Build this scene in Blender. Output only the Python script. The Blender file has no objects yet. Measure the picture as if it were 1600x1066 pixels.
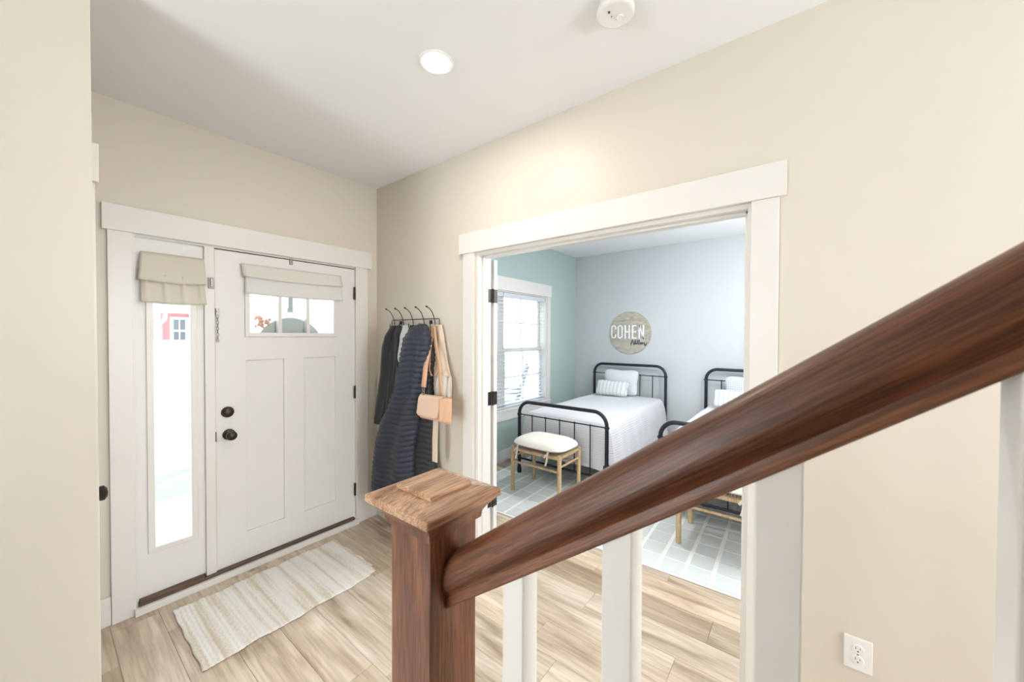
import bpy, bmesh, math, random
from mathutils import Vector, Matrix
random.seed(7)
sc = bpy.context.scene
C = sc.collection
PI = math.pi

# ---------------------------------------------------------------- camera
CAM = Vector((-1.7940, -2.8429, 1.5191))
yaw, pitch, roll, fpx = 0.908487, 0.015132, 0.003627, 586.25
F = Vector((math.sin(yaw)*math.cos(pitch), math.cos(yaw)*math.cos(pitch), -math.sin(pitch)))
R0 = Vector((math.cos(yaw), -math.sin(yaw), 0)); U0 = R0.cross(F)
R1 = R0*math.cos(roll) + U0*math.sin(roll); U1 = -R0*math.sin(roll) + U0*math.cos(roll)
cd = bpy.data.cameras.new('camera'); cam = bpy.data.objects.new('camera', cd); C.objects.link(cam)
M = Matrix((R1, U1, -F)).transposed().to_4x4(); M.translation = CAM
cam.matrix_world = M
cd.sensor_width = 36; cd.lens = 36*fpx/1600; cd.clip_start = 0.02; cd.clip_end = 400
cd.dof.use_dof = True; cd.dof.focus_distance = 1.25; cd.dof.aperture_fstop = 7.0
sc.camera = cam

# ---------------------------------------------------------------- world, lights, exposure
sc.view_settings.view_transform = 'Standard'; sc.view_settings.look = 'None'
sc.view_settings.gamma = 1.0; sc.view_settings.use_curve_mapping = False
sc.view_settings.exposure = 0.95
w = bpy.data.worlds.new('sky'); sc.world = w; w.use_nodes = True
bg = w.node_tree.nodes['Background']
bg.inputs[0].default_value = (0.86, 0.93, 1.0, 1); bg.inputs[1].default_value = 2.1

def area(name, loc, target, sx, sy, power, col=(1, 1, 1), portal=False, shape='RECTANGLE'):
    l = bpy.data.lights.new(name, 'AREA'); l.shape = shape; l.size = sx; l.size_y = sy
    l.energy = power; l.color = col
    o = bpy.data.objects.new(name, l); C.objects.link(o); o.location = loc
    d = Vector(target) - Vector(loc); o.rotation_euler = d.to_track_quat('-Z', 'Y').to_euler()
    if portal:
        l.cycles.is_portal = True
    return o
WARM = (1.0, 0.95, 0.88)
# fill lights added out of view behind and beside the camera
area('fill_back', (-0.75, -7.85, 1.25), (-0.75, 0, 1.25), 1.35, 2.1, 42, (0.95, 0.98, 1.0))
area('fill_side', (-4.35, -1.45, 1.30), (0, -1.6, 1.30), 0.65, 1.6, 24, (0.92, 0.97, 1.0))
# portals: the sky through the front windows
area('portal_bedroom_window', (1.72, 0.17, 1.33), (1.72, -3, 1.33), 1.84, 1.45, 1, portal=True)
area('portal_sidelight', (-1.30, 0.09, 1.1), (-1.30, -3, 1.1), 0.2, 1.7, 1, portal=True)
area('portal_door_glass', (-0.64, 0.09, 1.68), (-0.64, -3, 1.68), 0.6, 0.35, 1, portal=True)

# ---------------------------------------------------------------- materials
def lin(c):
    return tuple(((v/255)/12.92 if v/255 <= 0.04045 else ((v/255+0.055)/1.055)**2.4) for v in c) + (1,)
def mat(name, rgb, rough=0.5, metal=0.0, bump=0.0, bscale=60, var=0.0, spec=0.5, coat=0.0, emit=0, trans=0, sheen=0):
    m = bpy.data.materials.new(name); m.use_nodes = True
    nt = m.node_tree; b = nt.nodes['Principled BSDF']
    b.inputs['Base Color'].default_value = lin(rgb); b.inputs['Roughness'].default_value = rough
    b.inputs['Metallic'].default_value = metal; b.inputs['Specular IOR Level'].default_value = spec
    b.inputs['Coat Weight'].default_value = coat; b.inputs['Sheen Weight'].default_value = sheen
    if emit:
        b.inputs['Emission Color'].default_value = lin(rgb); b.inputs['Emission Strength'].default_value = emit
    tc = nt.nodes.new('ShaderNodeTexCoord')
    n = nt.nodes.new('ShaderNodeTexNoise'); n.inputs['Scale'].default_value = bscale; n.inputs['Detail'].default_value = 4
    nt.links.new(tc.outputs['Object'], n.inputs['Vector'])
    if bump:
        bp = nt.nodes.new('ShaderNodeBump'); bp.inputs['Strength'].default_value = bump; bp.inputs['Distance'].default_value = 0.002
        nt.links.new(n.outputs[0], bp.inputs['Height']); nt.links.new(bp.outputs[0], b.inputs['Normal'])
    if var:
        n2 = nt.nodes.new('ShaderNodeTexNoise'); n2.inputs['Scale'].default_value = bscale*0.15
        nt.links.new(tc.outputs['Object'], n2.inputs['Vector'])
        mx = nt.nodes.new('ShaderNodeMix'); mx.data_type = 'RGBA'
        d = lin(rgb); mx.inputs[6].default_value = d; mx.inputs[7].default_value = tuple(min(1, v*(1-var)) for v in d[:3])+(1,)
        nt.links.new(n2.outputs[0], mx.inputs[0]); nt.links.new(mx.outputs[2], b.inputs['Base Color'])
    return m
def wood(name, cols, axis='X', rough=0.35, scale=1.0, fine=1.0, coat=0.0, bump=0.25, useobj=False, stretch=14, plank=False):
    """procedural wood, grain running along the object's local axis"""
    m = bpy.data.materials.new(name); m.use_nodes = True
    nt = m.node_tree; N = nt.nodes; L = nt.links; b = N['Principled BSDF']
    b.inputs['Roughness'].default_value = rough; b.inputs['Coat Weight'].default_value = coat; b.inputs['Coat Roughness'].default_value = 0.15
    tc = N.new('ShaderNodeTexCoord'); oi = N.new('ShaderNodeObjectInfo')
    ad = N.new('ShaderNodeVectorMath'); ad.operation = 'ADD'
    ml = N.new('ShaderNodeMath'); ml.operation = 'MULTIPLY'; ml.inputs[1].default_value = 37.0
    L.new(oi.outputs['Random'], ml.inputs[0]); L.new(tc.outputs['Object'], ad.inputs[0]); L.new(ml.outputs[0], ad.inputs[1])
    def mapped(s_al, s_ac):
        mp = N.new('ShaderNodeMapping'); v = [s_ac]*3; v['XYZ'.index(axis)] = s_al
        mp.inputs['Scale'].default_value = v; L.new(ad.outputs[0], mp.inputs[0]); return mp
    m1 = mapped(scale*(0.9 if plank else 0.7), scale*(6.5 if plank else 9))
    n1 = N.new('ShaderNodeTexNoise'); n1.inputs['Scale'].default_value = 1; n1.inputs['Detail'].default_value = 5; n1.inputs['Distortion'].default_value = 0.6
    L.new(m1.outputs[0], n1.inputs[0])
    m2 = mapped(scale*(1.6 if plank else 5)*fine, scale*(34 if plank else 120)*fine)
    n2 = N.new('ShaderNodeTexNoise'); n2.inputs['Scale'].default_value = 1; n2.inputs['Detail'].default_value = 3
    L.new(m2.outputs[0], n2.inputs[0])
    r1 = N.new('ShaderNodeValToRGB'); e = r1.color_ramp.elements
    e[0].position = 0.3; e[0].color = lin(cols[0]); e[1].position = 0.72; e[1].color = lin(cols[2])
    k = r1.color_ramp.elements.new(0.5); k.color = lin(cols[1])
    L.new(n1.outputs[0], r1.inputs[0])
    r2 = N.new('ShaderNodeValToRGB'); e = r2.color_ramp.elements
    e[0].position = 0.36 if plank else 0.40; dk = 0.52 if not plank else 0.82
    e[0].color = (dk, dk*0.97, dk*0.94, 1); e[1].position = 0.58; e[1].color = (1, 1, 1, 1)
    L.new(n2.outputs[0], r2.inputs[0])
    mx = N.new('ShaderNodeMix'); mx.data_type = 'RGBA'; mx.blend_type = 'MULTIPLY'; mx.inputs[0].default_value = 1
    L.new(r1.outputs[0], mx.inputs[6]); L.new(r2.outputs[0], mx.inputs[7])
    out = mx.outputs[2]
    if useobj:
        mo = N.new('ShaderNodeMix'); mo.data_type = 'RGBA'; mo.blend_type = 'MULTIPLY'; mo.inputs[0].default_value = 1
        L.new(out, mo.inputs[6]); L.new(oi.outputs['Color'], mo.inputs[7]); out = mo.outputs[2]
    L.new(out, b.inputs['Base Color'])
    bp = N.new('ShaderNodeBump'); bp.inputs['Strength'].default_value = bump; bp.inputs['Distance'].default_value = 0.001
    L.new(n2.outputs[0], bp.inputs['Height']); L.new(bp.outputs[0], b.inputs['Normal'])
    return m
M = {}
M['wall'] = mat('beige_wall_paint', (221, 213, 200), 0.42, bump=0.08, bscale=180, spec=0.35)
M['green'] = mat('sage_wall_paint', (178, 197, 193), 0.55, bump=0.08, bscale=180, spec=0.3)
M['grey'] = mat('pale_grey_wall_paint', (200, 205, 207), 0.55, bump=0.08, bscale=180, spec=0.3)
M['ceil'] = mat('ceiling_paint', (240, 241, 242), 0.8, bump=0.1, bscale=120, spec=0.2)
M['trim'] = mat('white_trim_paint', (231, 228, 223), 0.32, bump=0.02, bscale=40)
M['door'] = mat('white_door_paint', (233, 231, 228), 0.38, bump=0.03, bscale=90)
M['bronze'] = mat('dark_bronze_metal', (62, 56, 52), 0.35, 0.7, bump=0.05)
M['steel'] = mat('satin_nickel_metal', (150, 146, 144), 0.35, 0.8)
M['sill'] = wood('brown_sill_wood', [(88, 66, 54), (112, 86, 70), (126, 98, 80)], 'X', 0.5)
M['oak'] = wood('stained_oak', [(92, 54, 38), (126, 78, 54), (158, 102, 70)], 'Z', 0.38, 3.0, 1.0, coat=0.15, bump=0.5, stretch=10)
M['oakcap_lit'] = wood('stained_oak_cap_lit', [(156, 108, 78), (206, 160, 124), (230, 190, 156)], 'X', 0.35, 3.6, 1.0, coat=0.2, bump=0.4, stretch=9)  # lighter than the post: light falling on the cap put into its colour
M['oakrail'] = wood('stained_oak_rail', [(82, 45, 28), (118, 71, 45), (152, 100, 66)], 'Y', 0.42, 3.4, 1.0, coat=0.04, bump=0.5, stretch=11)
M['tread'] = wood('oak_tread', [(96, 62, 42), (130, 88, 60), (156, 110, 78)], 'X', 0.35, 2.0)
M['plank'] = wood('oak_plank_floor', [(172, 150, 128), (214, 196, 174), (232, 220, 204)], 'Y', 0.42, 2.0, 1.2, bump=0.12, useobj=True, stretch=9, plank=True)
M['pine'] = wood('light_beech_wood', [(206, 170, 124), (222, 190, 148), (232, 204, 166)], 'Z', 0.5, 4.0, bump=0.1)
M['iron'] = mat('black_iron', (48, 49, 56), 0.38, 0.6, bump=0.05, bscale=200)
M['sheet'] = mat('white_bedspread', (218, 218, 221), 0.9, bump=0.5, bscale=120, sheen=0.2)
M['cushion'] = mat('ivory_cushion_cloth', (240, 235, 224), 0.9, bump=0.5, bscale=400, sheen=0.2)
M['ribbon'] = mat('ivory_ribbon', (238, 228, 208), 0.85)
M['linen'] = mat('beige_linen', (214, 207, 193), 0.9, bump=0.5, bscale=500, sheen=0.1)
M['linen_pale'] = mat('pale_linen', (222, 220, 212), 0.9, bump=0.5, bscale=500, sheen=0.1)
M['linen_white'] = mat('white_linen', (226, 225, 222), 0.9, bump=0.4, bscale=500)
M['navy'] = mat('navy_puffer_nylon', (46, 53, 68), 0.48, bump=0.6, bscale=90, spec=0.5, var=0.15)
M['navyin'] = mat('puffer_side_nylon', (44, 44, 48), 0.55, bump=0.6, bscale=90, var=0.2)
M['charcoal'] = mat('charcoal_fleece', (50, 52, 56), 0.9, bump=0.6, bscale=300, sheen=0.3)
M['cream'] = mat('cream_knit', (226, 208, 188), 0.9, bump=0.6, bscale=300)
M['lace'] = mat('white_lace', (236, 230, 222), 0.9, bump=1.0, bscale=220)
M['taupe'] = mat('taupe_cloth', (196, 176, 156), 0.9, bump=0.4, bscale=300)
M['white_cloth'] = mat('white_cloth', (220, 222, 226), 0.9, bump=0.4, bscale=200)
M['leather'] = mat('tan_leather', (214, 170, 138), 0.42, bump=0.3, bscale=250)
M['leather2'] = mat('light_tan_leather', (226, 194, 172), 0.45, bump=0.3, bscale=250)
M['plastic'] = mat('white_plastic', (240, 239, 236), 0.3)
M['slot'] = mat('dark_slot', (60, 58, 56), 0.6)
M['lampglow'] = mat('lamp_diffuser', (255, 244, 226), 0.5, emit=14)
M['fillglow'] = mat('fill_globe_glow', (255, 248, 236), 0.4, emit=3)  # glow of the added fill globes
M['signwood'] = wood('grey_sign_wood', [(184, 174, 154), (202, 196, 180), (212, 206, 190)], 'Y', 0.6, 3.0, bump=0.1)
M['signwhite'] = mat('white_lettering', (244, 246, 250), 0.5)
M['signdark'] = mat('dark_grey_lettering', (82, 82, 88), 0.5)
M['concrete'] = mat('pale_concrete', (205, 203, 200), 0.9, bump=0.3, bscale=8, var=0.1)
M['grass'] = mat('winter_grass', (166, 170, 158), 1.0, bump=1.0, bscale=25, var=0.5)
M['redsiding'] = mat('pale_red_siding', (200, 122, 126), 0.8)  # one even pale red
M['roof'] = mat('grey_shingle', (150, 150, 152), 0.9, bump=0.5)
M['glassdark'] = mat('house_window_glass', (78, 88, 98), 0.1)
M['doorsign'] = mat('grey_painted_board', (186, 192, 190), 0.8)
M['flower'] = mat('apricot_flower', (222, 176, 156), 0.9)
M['chair'] = mat('rocker_paint', (128, 134, 138), 0.7)
M['blind'] = mat('white_blind_slat', (216, 222, 228), 0.4)
M['picket'] = mat('white_picket', (240, 240, 240), 0.7)
g = bpy.data.materials.new('window_glass'); g.use_nodes = True
nt = g.node_tree; nt.nodes.clear()
o_ = nt.nodes.new('ShaderNodeOutputMaterial'); tr = nt.nodes.new('ShaderNodeBsdfTransparent'); gl = nt.nodes.new('ShaderNodeBsdfGlossy')
gl.inputs['Roughness'].default_value = 0.02; tr.inputs[0].default_value = (0.97, 0.985, 0.98, 1)
lw_ = nt.nodes.new('ShaderNodeLayerWeight'); lw_.inputs[0].default_value = 0.5
pw = nt.nodes.new('ShaderNodeMath'); pw.operation = 'POWER'; pw.inputs[1].default_value = 5; nt.links.new(lw_.outputs[1], pw.inputs[0])
fr = nt.nodes.new('ShaderNodeMath'); fr.operation = 'MULTIPLY_ADD'; fr.inputs[1].default_value = 0.5; fr.inputs[2].default_value = 0.03; nt.links.new(pw.outputs[0], fr.inputs[0]); mx = nt.nodes.new('ShaderNodeMixShader')
nt.links.new(fr.outputs[0], mx.inputs[0]); nt.links.new(tr.outputs[0], mx.inputs[1]); nt.links.new(gl.outputs[0], mx.inputs[2]); nt.links.new(mx.outputs[0], o_.inputs[0])
M['glass'] = g

def stripe_cloth(name, base, line, axis, pitch, width, rough=0.9, second=None, ridge=0.0):
    """cloth with woven-in lines (local coords); second=(axis,pitch,width) makes a check"""
    m = bpy.data.materials.new(name); m.use_nodes = True; nt = m.node_tree; N = nt.nodes; L = nt.links
    b = N['Principled BSDF']; b.inputs['Roughness'].default_value = rough
    tc = N.new('ShaderNodeTexCoord'); sp = N.new('ShaderNodeSeparateXYZ'); L.new(tc.outputs['Object'], sp.inputs[0])
    def line_mask(ax, pitch, width):
        d = N.new('ShaderNodeMath'); d.operation = 'DIVIDE'; d.inputs[1].default_value = pitch; L.new(sp.outputs['XYZ'.index(ax)], d.inputs[0])
        f = N.new('ShaderNodeMath'); f.operation = 'FRACT'; L.new(d.outputs[0], f.inputs[0])
        l = N.new('ShaderNodeMath'); l.operation = 'LESS_THAN'; l.inputs[1].default_value = width/pitch; L.new(f.outputs[0], l.inputs[0])
        return l
    k = line_mask(axis, pitch, width); fac = k.outputs[0]
    if second:
        k2 = line_mask(*second); a = N.new('ShaderNodeMath'); a.operation = 'MAXIMUM'; L.new(fac, a.inputs[0]); L.new(k2.outputs[0], a.inputs[1]); fac = a.outputs[0]
    n = N.new('ShaderNodeTexNoise'); n.inputs['Scale'].default_value = 300; L.new(tc.outputs['Object'], n.inputs[0])
    mx = N.new('ShaderNodeMix'); mx.data_type = 'RGBA'; mx.inputs[6].default_value = lin(base); mx.inputs[7].default_value = lin(line)
    L.new(fac, mx.inputs[0])
    m2 = N.new('ShaderNodeMix'); m2.data_type = 'RGBA'; m2.blend_type = 'MULTIPLY'; m2.inputs[0].default_value = 0.35
    L.new(mx.outputs[2], m2.inputs[6]); L.new(n.outputs[0], m2.inputs[7])
    br = N.new('ShaderNodeMix'); br.data_type = 'RGBA'; br.blend_type = 'MULTIPLY'; br.inputs[0].default_value = 1
    L.new(m2.outputs[2], br.inputs[6]); br.inputs[7].default_value = (1.2, 1.2, 1.2, 1)
    L.new(br.outputs[2], b.inputs['Base Color'])
    bp = N.new('ShaderNodeBump'); bp.inputs['Strength'].default_value = 0.4; bp.inputs['Distance'].default_value = 0.002
    L.new(n.outputs[0], bp.inputs['Height']); L.new(bp.outputs[0], b.inputs['Normal'])
    return m
M['rugcell'] = stripe_cloth('rug_grey_weave', (224, 228, 226), (206, 211, 210), 'Y', 0.006, 0.0025)
M['rugline'] = mat('rug_ivory_pile', (250, 249, 245), 0.95, bump=0.8, bscale=300)
M['lumbar'] = stripe_cloth('striped_pillow_cloth', (226, 229, 228), (196, 203, 201), 'Y', 0.052, 0.014)
M['euro'] = stripe_cloth('fine_check_pillow_cloth', (228, 232, 235), (196, 202, 208), 'Z', 0.016, 0.006)
M['gingham'] = stripe_cloth('check_pillow_cloth', (232, 235, 238), (180, 188, 200), 'Z', 0.022, 0.007, second=('Y', 0.022, 0.007))
def mat_rug():
    m = mat('braided_mat_cloth', (232, 226, 212), 0.95, bump=1.0, bscale=260)
    nt = m.node_tree; N = nt.nodes; L = nt.links; b = N['Principled BSDF']
    tc = N.new('ShaderNodeTexCoord'); mp = N.new('ShaderNodeMapping'); mp.inputs['Scale'].default_value = (1, 0.04, 1)
    L.new(tc.outputs['Object'], mp.inputs[0])
    n = N.new('ShaderNodeTexNoise'); n.inputs['Scale'].default_value = 26; n.inputs['Detail'].default_value = 2; L.new(mp.outputs[0], n.inputs[0])
    n2 = N.new('ShaderNodeTexNoise'); n2.inputs['Scale'].default_value = 120; L.new(tc.outputs['Object'], n2.inputs[0])
    a = N.new('ShaderNodeMath'); a.operation = 'MULTIPLY_ADD'; a.inputs[1].default_value = 0.35; L.new(n2.outputs[0], a.inputs[0]); L.new(n.outputs[0], a.inputs[2])
    r = N.new('ShaderNodeValToRGB'); e = r.color_ramp.elements; e[0].position = 0.64; e[0].color = lin((242, 239, 232)); e[1].position = 0.84; e[1].color = lin((220, 207, 186))
    L.new(a.outputs[0], r.inputs[0]); L.new(r.outputs[0], b.inputs['Base Color'])
    return m
M['mat'] = mat_rug()

# ---------------------------------------------------------------- object helpers
def tag(o, label=None, cat=None, group=None, kind=None):
    if label: o['label'] = label
    if cat: o['category'] = cat
    if group: o['group'] = group
    if kind: o['kind'] = kind
    return o
def T(name, label=None, cat=None, loc=(0, 0, 0), group=None, kind=None):
    o = bpy.data.objects.new(name, None); C.objects.link(o); o.location = loc; o.empty_display_size = 0.1
    return tag(o, label, cat, group, kind)
def wloc(o):
    v = Vector((0, 0, 0))
    while o: v += o.location; o = o.parent
    return v
class MB:
    """collects geometry in world coordinates and links it as ONE mesh object"""
    def __init__(s): s.v = []; s.f = []
    def add(s, vs, fs):
        n = len(s.v); s.v += [Vector(v) for v in vs]; s.f += [tuple(n+i for i in f) for f in fs]; return s
    def box(s, x0, x1, y0, y1, z0, z1):
        x0, x1 = sorted((x0, x1)); y0, y1 = sorted((y0, y1)); z0, z1 = sorted((z0, z1))
        v = [(x0, y0, z0), (x1, y0, z0), (x1, y1, z0), (x0, y1, z0), (x0, y0, z1), (x1, y0, z1), (x1, y1, z1), (x0, y1, z1)]
        return s.add(v, [(0, 3, 2, 1), (4, 5, 6, 7), (0, 1, 5, 4), (1, 2, 6, 5), (2, 3, 7, 6), (3, 0, 4, 7)])
    def tube(s, pts, r, n=10, caps=True):
        pts = [Vector(p) for p in pts]; rs = r if isinstance(r, (list, tuple)) else [r]*len(pts)
        base = len(s.v); up = None
        for i, p in enumerate(pts):
            d = (pts[min(i+1, len(pts)-1)] - pts[max(i-1, 0)]).normalized()
            if up is None:
                up = Vector((0, 0, 1)) if abs(d.z) < 0.9 else Vector((1, 0, 0))
            a = d.cross(up).normalized(); b_ = a.cross(d).normalized(); up = b_
            for k in range(n):
                t = 2*PI*k/n; s.v.append(p + (a*math.cos(t) + b_*math.sin(t))*rs[i])
        for i in range(len(pts)-1):
            for k in range(n):
                k2 = (k+1) % n; s.f.append((base+i*n+k, base+i*n+k2, base+(i+1)*n+k2, base+(i+1)*n+k))
        if caps:
            s.f.append(tuple(base+k for k in range(n))[::-1]); e = base+(len(pts)-1)*n; s.f.append(tuple(e+k for k in range(n)))
        return s
    def lathe(s, prof, c, ax='Z', n=32, caps=True):
        c = Vector(c); base = len(s.v)
        for (r, h) in prof:
            for k in range(n):
                t = 2*PI*k/n; a, b_ = r*math.cos(t), r*math.sin(t)
                s.v.append(c + (Vector((a, b_, h)) if ax == 'Z' else Vector((a, h, b_)) if ax == 'Y' else Vector((h, a, b_))))
        for i in range(len(prof)-1):
            for k in range(n):
                k2 = (k+1) % n; s.f.append((base+i*n+k, base+i*n+k2, base+(i+1)*n+k2, base+(i+1)*n+k))
        if caps:
            s.f.append(tuple(base+k for k in range(n))[::-1]); e = base+(len(prof)-1)*n; s.f.append(tuple(e+k for k in range(n)))
        return s
    def sq(s, prof, cx, cy):
        """square lathe: list of (half, z)"""
        base = len(s.v)
        for h, z in prof:
            s.v += [Vector((cx-h, cy-h, z)), Vector((cx+h, cy-h, z)), Vector((cx+h, cy+h, z)), Vector((cx-h, cy+h, z))]
        for i in range(len(prof)-1):
            for k in range(4):
                k2 = (k+1) % 4; s.f.append((base+i*4+k, base+i*4+k2, base+(i+1)*4+k2, base+(i+1)*4+k))
        s.f.append((base+3, base+2, base+1, base)); e = base+(len(prof)-1)*4; s.f.append((e, e+1, e+2, e+3))
        return s
    def grid(s, fn, nu, nv, closed_u=False, caps=False):
        base = len(s.v); cols = nu if closed_u else nu+1
        for j in range(nv+1):
            for i in range(cols):
                s.v.append(Vector(fn(i/nu, j/nv)))
        for j in range(nv):
            for i in range(nu):
                i2 = (i+1) % cols; s.f.append((base+j*cols+i, base+j*cols+i2, base+(j+1)*cols+i2, base+(j+1)*cols+i))
        if caps and closed_u:
            s.f.append(tuple(base+k for k in range(cols))[::-1]); e = base+nv*cols; s.f.append(tuple(e+k for k in range(cols)))
        return s
    def build(s, name, m, parent=None, smooth=False, bevel=0.0, solid=0.0, sub=0, axes=None, shade_angle=40):
        off = wloc(parent) if parent else Vector((0, 0, 0))
        if parent is None and s.v:
            xs = [v.x for v in s.v]; ys = [v.y for v in s.v]; zs = [v.z for v in s.v]
            org = Vector(((min(xs)+max(xs))/2, (min(ys)+max(ys))/2, min(zs)))
        else: org = off
        if axes: org = Vector(axes)
        me = bpy.data.meshes.new(name); me.from_pydata([tuple(v-org) for v in s.v], [], s.f)
        bm = bmesh.new(); bm.from_mesh(me); bmesh.ops.recalc_face_normals(bm, faces=bm.faces); bm.to_mesh(me); bm.free()
        me.materials.append(m if not isinstance(m, str) else M[m])
        o = bpy.data.objects.new(name, me); C.objects.link(o)
        if parent: o.parent = parent; o.location = org-off
        else: o.location = org
        if smooth:
            for p in me.polygons: p.use_smooth = True
            if shade_angle < 180:
                try: me.set_sharp_from_angle(angle=math.radians(shade_angle))
                except Exception: pass
        if bevel:
            b_ = o.modifiers.new('bevel', 'BEVEL'); b_.width = bevel; b_.segments = 2; b_.limit_method = 'ANGLE'
        if solid:
            q = o.modifiers.new('solid', 'SOLIDIFY'); q.thickness = solid; q.offset = 0
        if sub:
            q = o.modifiers.new('sub', 'SUBSURF'); q.levels = sub; q.render_levels = sub
        return o
def B(*a): return MB().box(*a)
def struct(name, mb, m, parent=None, bevel=0.0, **k):
    o = mb.build(name, m, parent, bevel=bevel, **k)
    if parent is None: o['kind'] = 'structure'
    return o
def copy_tree(o, parent=None):
    c = o.copy(); C.objects.link(c); c.parent = parent
    for ch in list(o.children): copy_tree(ch, c)
    return c
def cutwall(mb, ax, a0, a1, t0, t1, z0, z1, holes):
    """wall running along ax ('X' or 'Y') from a0..a1, thickness t0..t1, with rectangular holes (h0,h1,hz0,hz1)"""
    cuts = sorted(set([a0, a1] + [h for H in holes for h in H[:2]]))
    for i in range(len(cuts)-1):
        c0, c1 = cuts[i], cuts[i+1]; mid = (c0+c1)/2
        hs = [H for H in holes if H[0] < mid < H[1]]
        segs = [(z0, z1)]
        for H in hs:
            ns = []
            for s0, s1 in segs:
                if H[2] > s0: ns.append((s0, min(s1, H[2])))
                if H[3] < s1: ns.append((max(s0, H[3]), s1))
            segs = ns
        for s0, s1 in segs:
            if s1 - s0 < 1e-5: continue
            if ax == 'X': mb.box(c0, c1, t0, t1, s0, s1)
            else: mb.box(t0, t1, c0, c1, s0, s1)
    return mb
def holed(mb, ax, a0, a1, t0, t1, z0, z1, holes):
    """one closed slab with rectangular holes, no inner seams"""
    A = sorted(set([a0, a1] + [h for H_ in holes for h in H_[:2]])); Z = sorted(set([z0, z1] + [h for H_ in holes for h in H_[2:]]))
    na, nz = len(A), len(Z); base = len(mb.v)
    for t in (t0, t1):
        for z in Z:
            for a in A: mb.v.append(Vector((a, t, z)) if ax == 'X' else Vector((t, a, z)))
    def vi(s_, i, j): return base + s_*na*nz + j*na + i
    def solid(i, j):
        if not (0 <= i < na-1 and 0 <= j < nz-1): return False
        a, z = (A[i]+A[i+1])/2, (Z[j]+Z[j+1])/2
        return not any(H_[0] < a < H_[1] and H_[2] < z < H_[3] for H_ in holes)
    for i in range(na-1):
        for j in range(nz-1):
            if not solid(i, j): continue
            mb.f.append((vi(0, i, j), vi(0, i+1, j), vi(0, i+1, j+1), vi(0, i, j+1)))
            mb.f.append((vi(1, i, j), vi(1, i, j+1), vi(1, i+1, j+1), vi(1, i+1, j)))
            for (di, dj, p_, q_) in ((-1, 0, (i, j), (i, j+1)), (1, 0, (i+1, j), (i+1, j+1)), (0, -1, (i, j), (i+1, j)), (0, 1, (i, j+1), (i+1, j+1))):
                if not solid(i+di, j+dj): mb.f.append((vi(0, *p_), vi(0, *q_), vi(1, *q_), vi(1, *p_)))
    return mb
def rect_frame(mb, ax, a0, a1, z0, z1, t0, t1, w_):
    """picture-frame of four bars around the rectangle a0..a1, z0..z1 (bars lie inside it)"""
    return holed(mb, ax, a0, a1, t0, t1, z0, z1, [(a0+w_, a1-w_, z0+w_, z1-w_)])

H = 2.74
# ================================================================ SETTING
fl = struct('floor', B(-4.5, 3.6, -8.0, 0.0, -0.12, -0.008), 'concrete')
# floor planks run along y; rows 0.18 m wide, seams at x = 0.062 + k*0.18
fixed = {1: -2.478, -1: -2.381, -2: -1.783, -3: -1.945, -5: -1.395, -8: -0.30, -4: -0.62}
tones = [(1.0, 1.0, 1.0), (0.90, 0.885, 0.86), (1.06, 1.05, 1.03), (0.72, 0.66, 0.60), (0.94, 0.95, 0.965), (1.03, 1.0, 0.95), (0.86, 0.85, 0.845)]
k = -10; rest = MB()
while 0.062 + k*0.18 < 3.46:
    x0 = 0.062 + k*0.18; x1 = x0 + 0.18
    ph = fixed.get(k, -random.random()*1.22)
    y = ph
    while y < 0: y += 1.22
    while y > -8:
        ya, yb = max(y-1.22, -8), min(y, 0.0)
        if yb - ya > 0.02:
            if yb > -3.9 and x0 < 3.3:
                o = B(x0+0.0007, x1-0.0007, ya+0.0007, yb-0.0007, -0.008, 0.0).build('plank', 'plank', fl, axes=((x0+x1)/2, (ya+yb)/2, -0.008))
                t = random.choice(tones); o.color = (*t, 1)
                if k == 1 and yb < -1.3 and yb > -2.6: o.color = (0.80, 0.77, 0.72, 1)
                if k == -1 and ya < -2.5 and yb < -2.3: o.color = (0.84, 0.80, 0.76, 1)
                if k == 2: o.color = (1.04, 1.0, 0.93, 1)
            else: rest.box(x0, x1, ya+0.001, yb-0.001, -0.008, 0.0)
        y -= 1.22
    k += 1
o = rest.build('plank', 'plank', fl); o.name = 'plank_field'; o['kind'] = 'stuff'; o.color = (0.95, 0.94, 0.92, 1)

mb = MB(); mb.box(-4.5, -2.5, -8, 0.15, H, H+0.1); mb.box(-2.5, -1.36, -2.6, 0.15, H, H+0.1); mb.box(-1.36, 3.6, -8, 0.15, H, H+0.1); mb.box(-2.5, -1.36, -8, -7.2, H, H+0.1)
struct('ceiling', mb, 'ceil')
# front wall: foyer part (door unit) and bedroom part (sage, twin window)
struct('wall_front', cutwall(MB(), 'X', -1.80, 0.06, 0.0, 0.15, 0, H, [(-1.47, -0.185, 0, 2.06)]), 'wall')
struct('wall_bedroom_front', cutwall(MB(), 'X', 0.06, 3.47, 0.0, 0.15, 0, H, [(0.80, 2.64, 0.61, 2.055)]), 'green')
# wall between hall and bedroom: beige board towards the hall, grey towards the bedroom
struct('wall_right', cutwall(MB(), 'Y', -8.0, 0.0, 0.0, 0.06, 0, H, [(-2.672, -1.15, 0, 2.055)]), 'wall')
struct('wall_bedroom_left', cutwall(MB(), 'Y', -3.9, 0.0, 0.06, 0.12, 0, H, [(-2.672, -1.15, 0, 2.055)]), 'grey')
struct('wall_bedroom_back', B(3.47, 3.6, -3.9, 0.15, 0, H), 'grey')
struct('wall_bedroom_right', B(0.06, 3.6, -4.0, -3.9, 0, H), 'grey')
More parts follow.
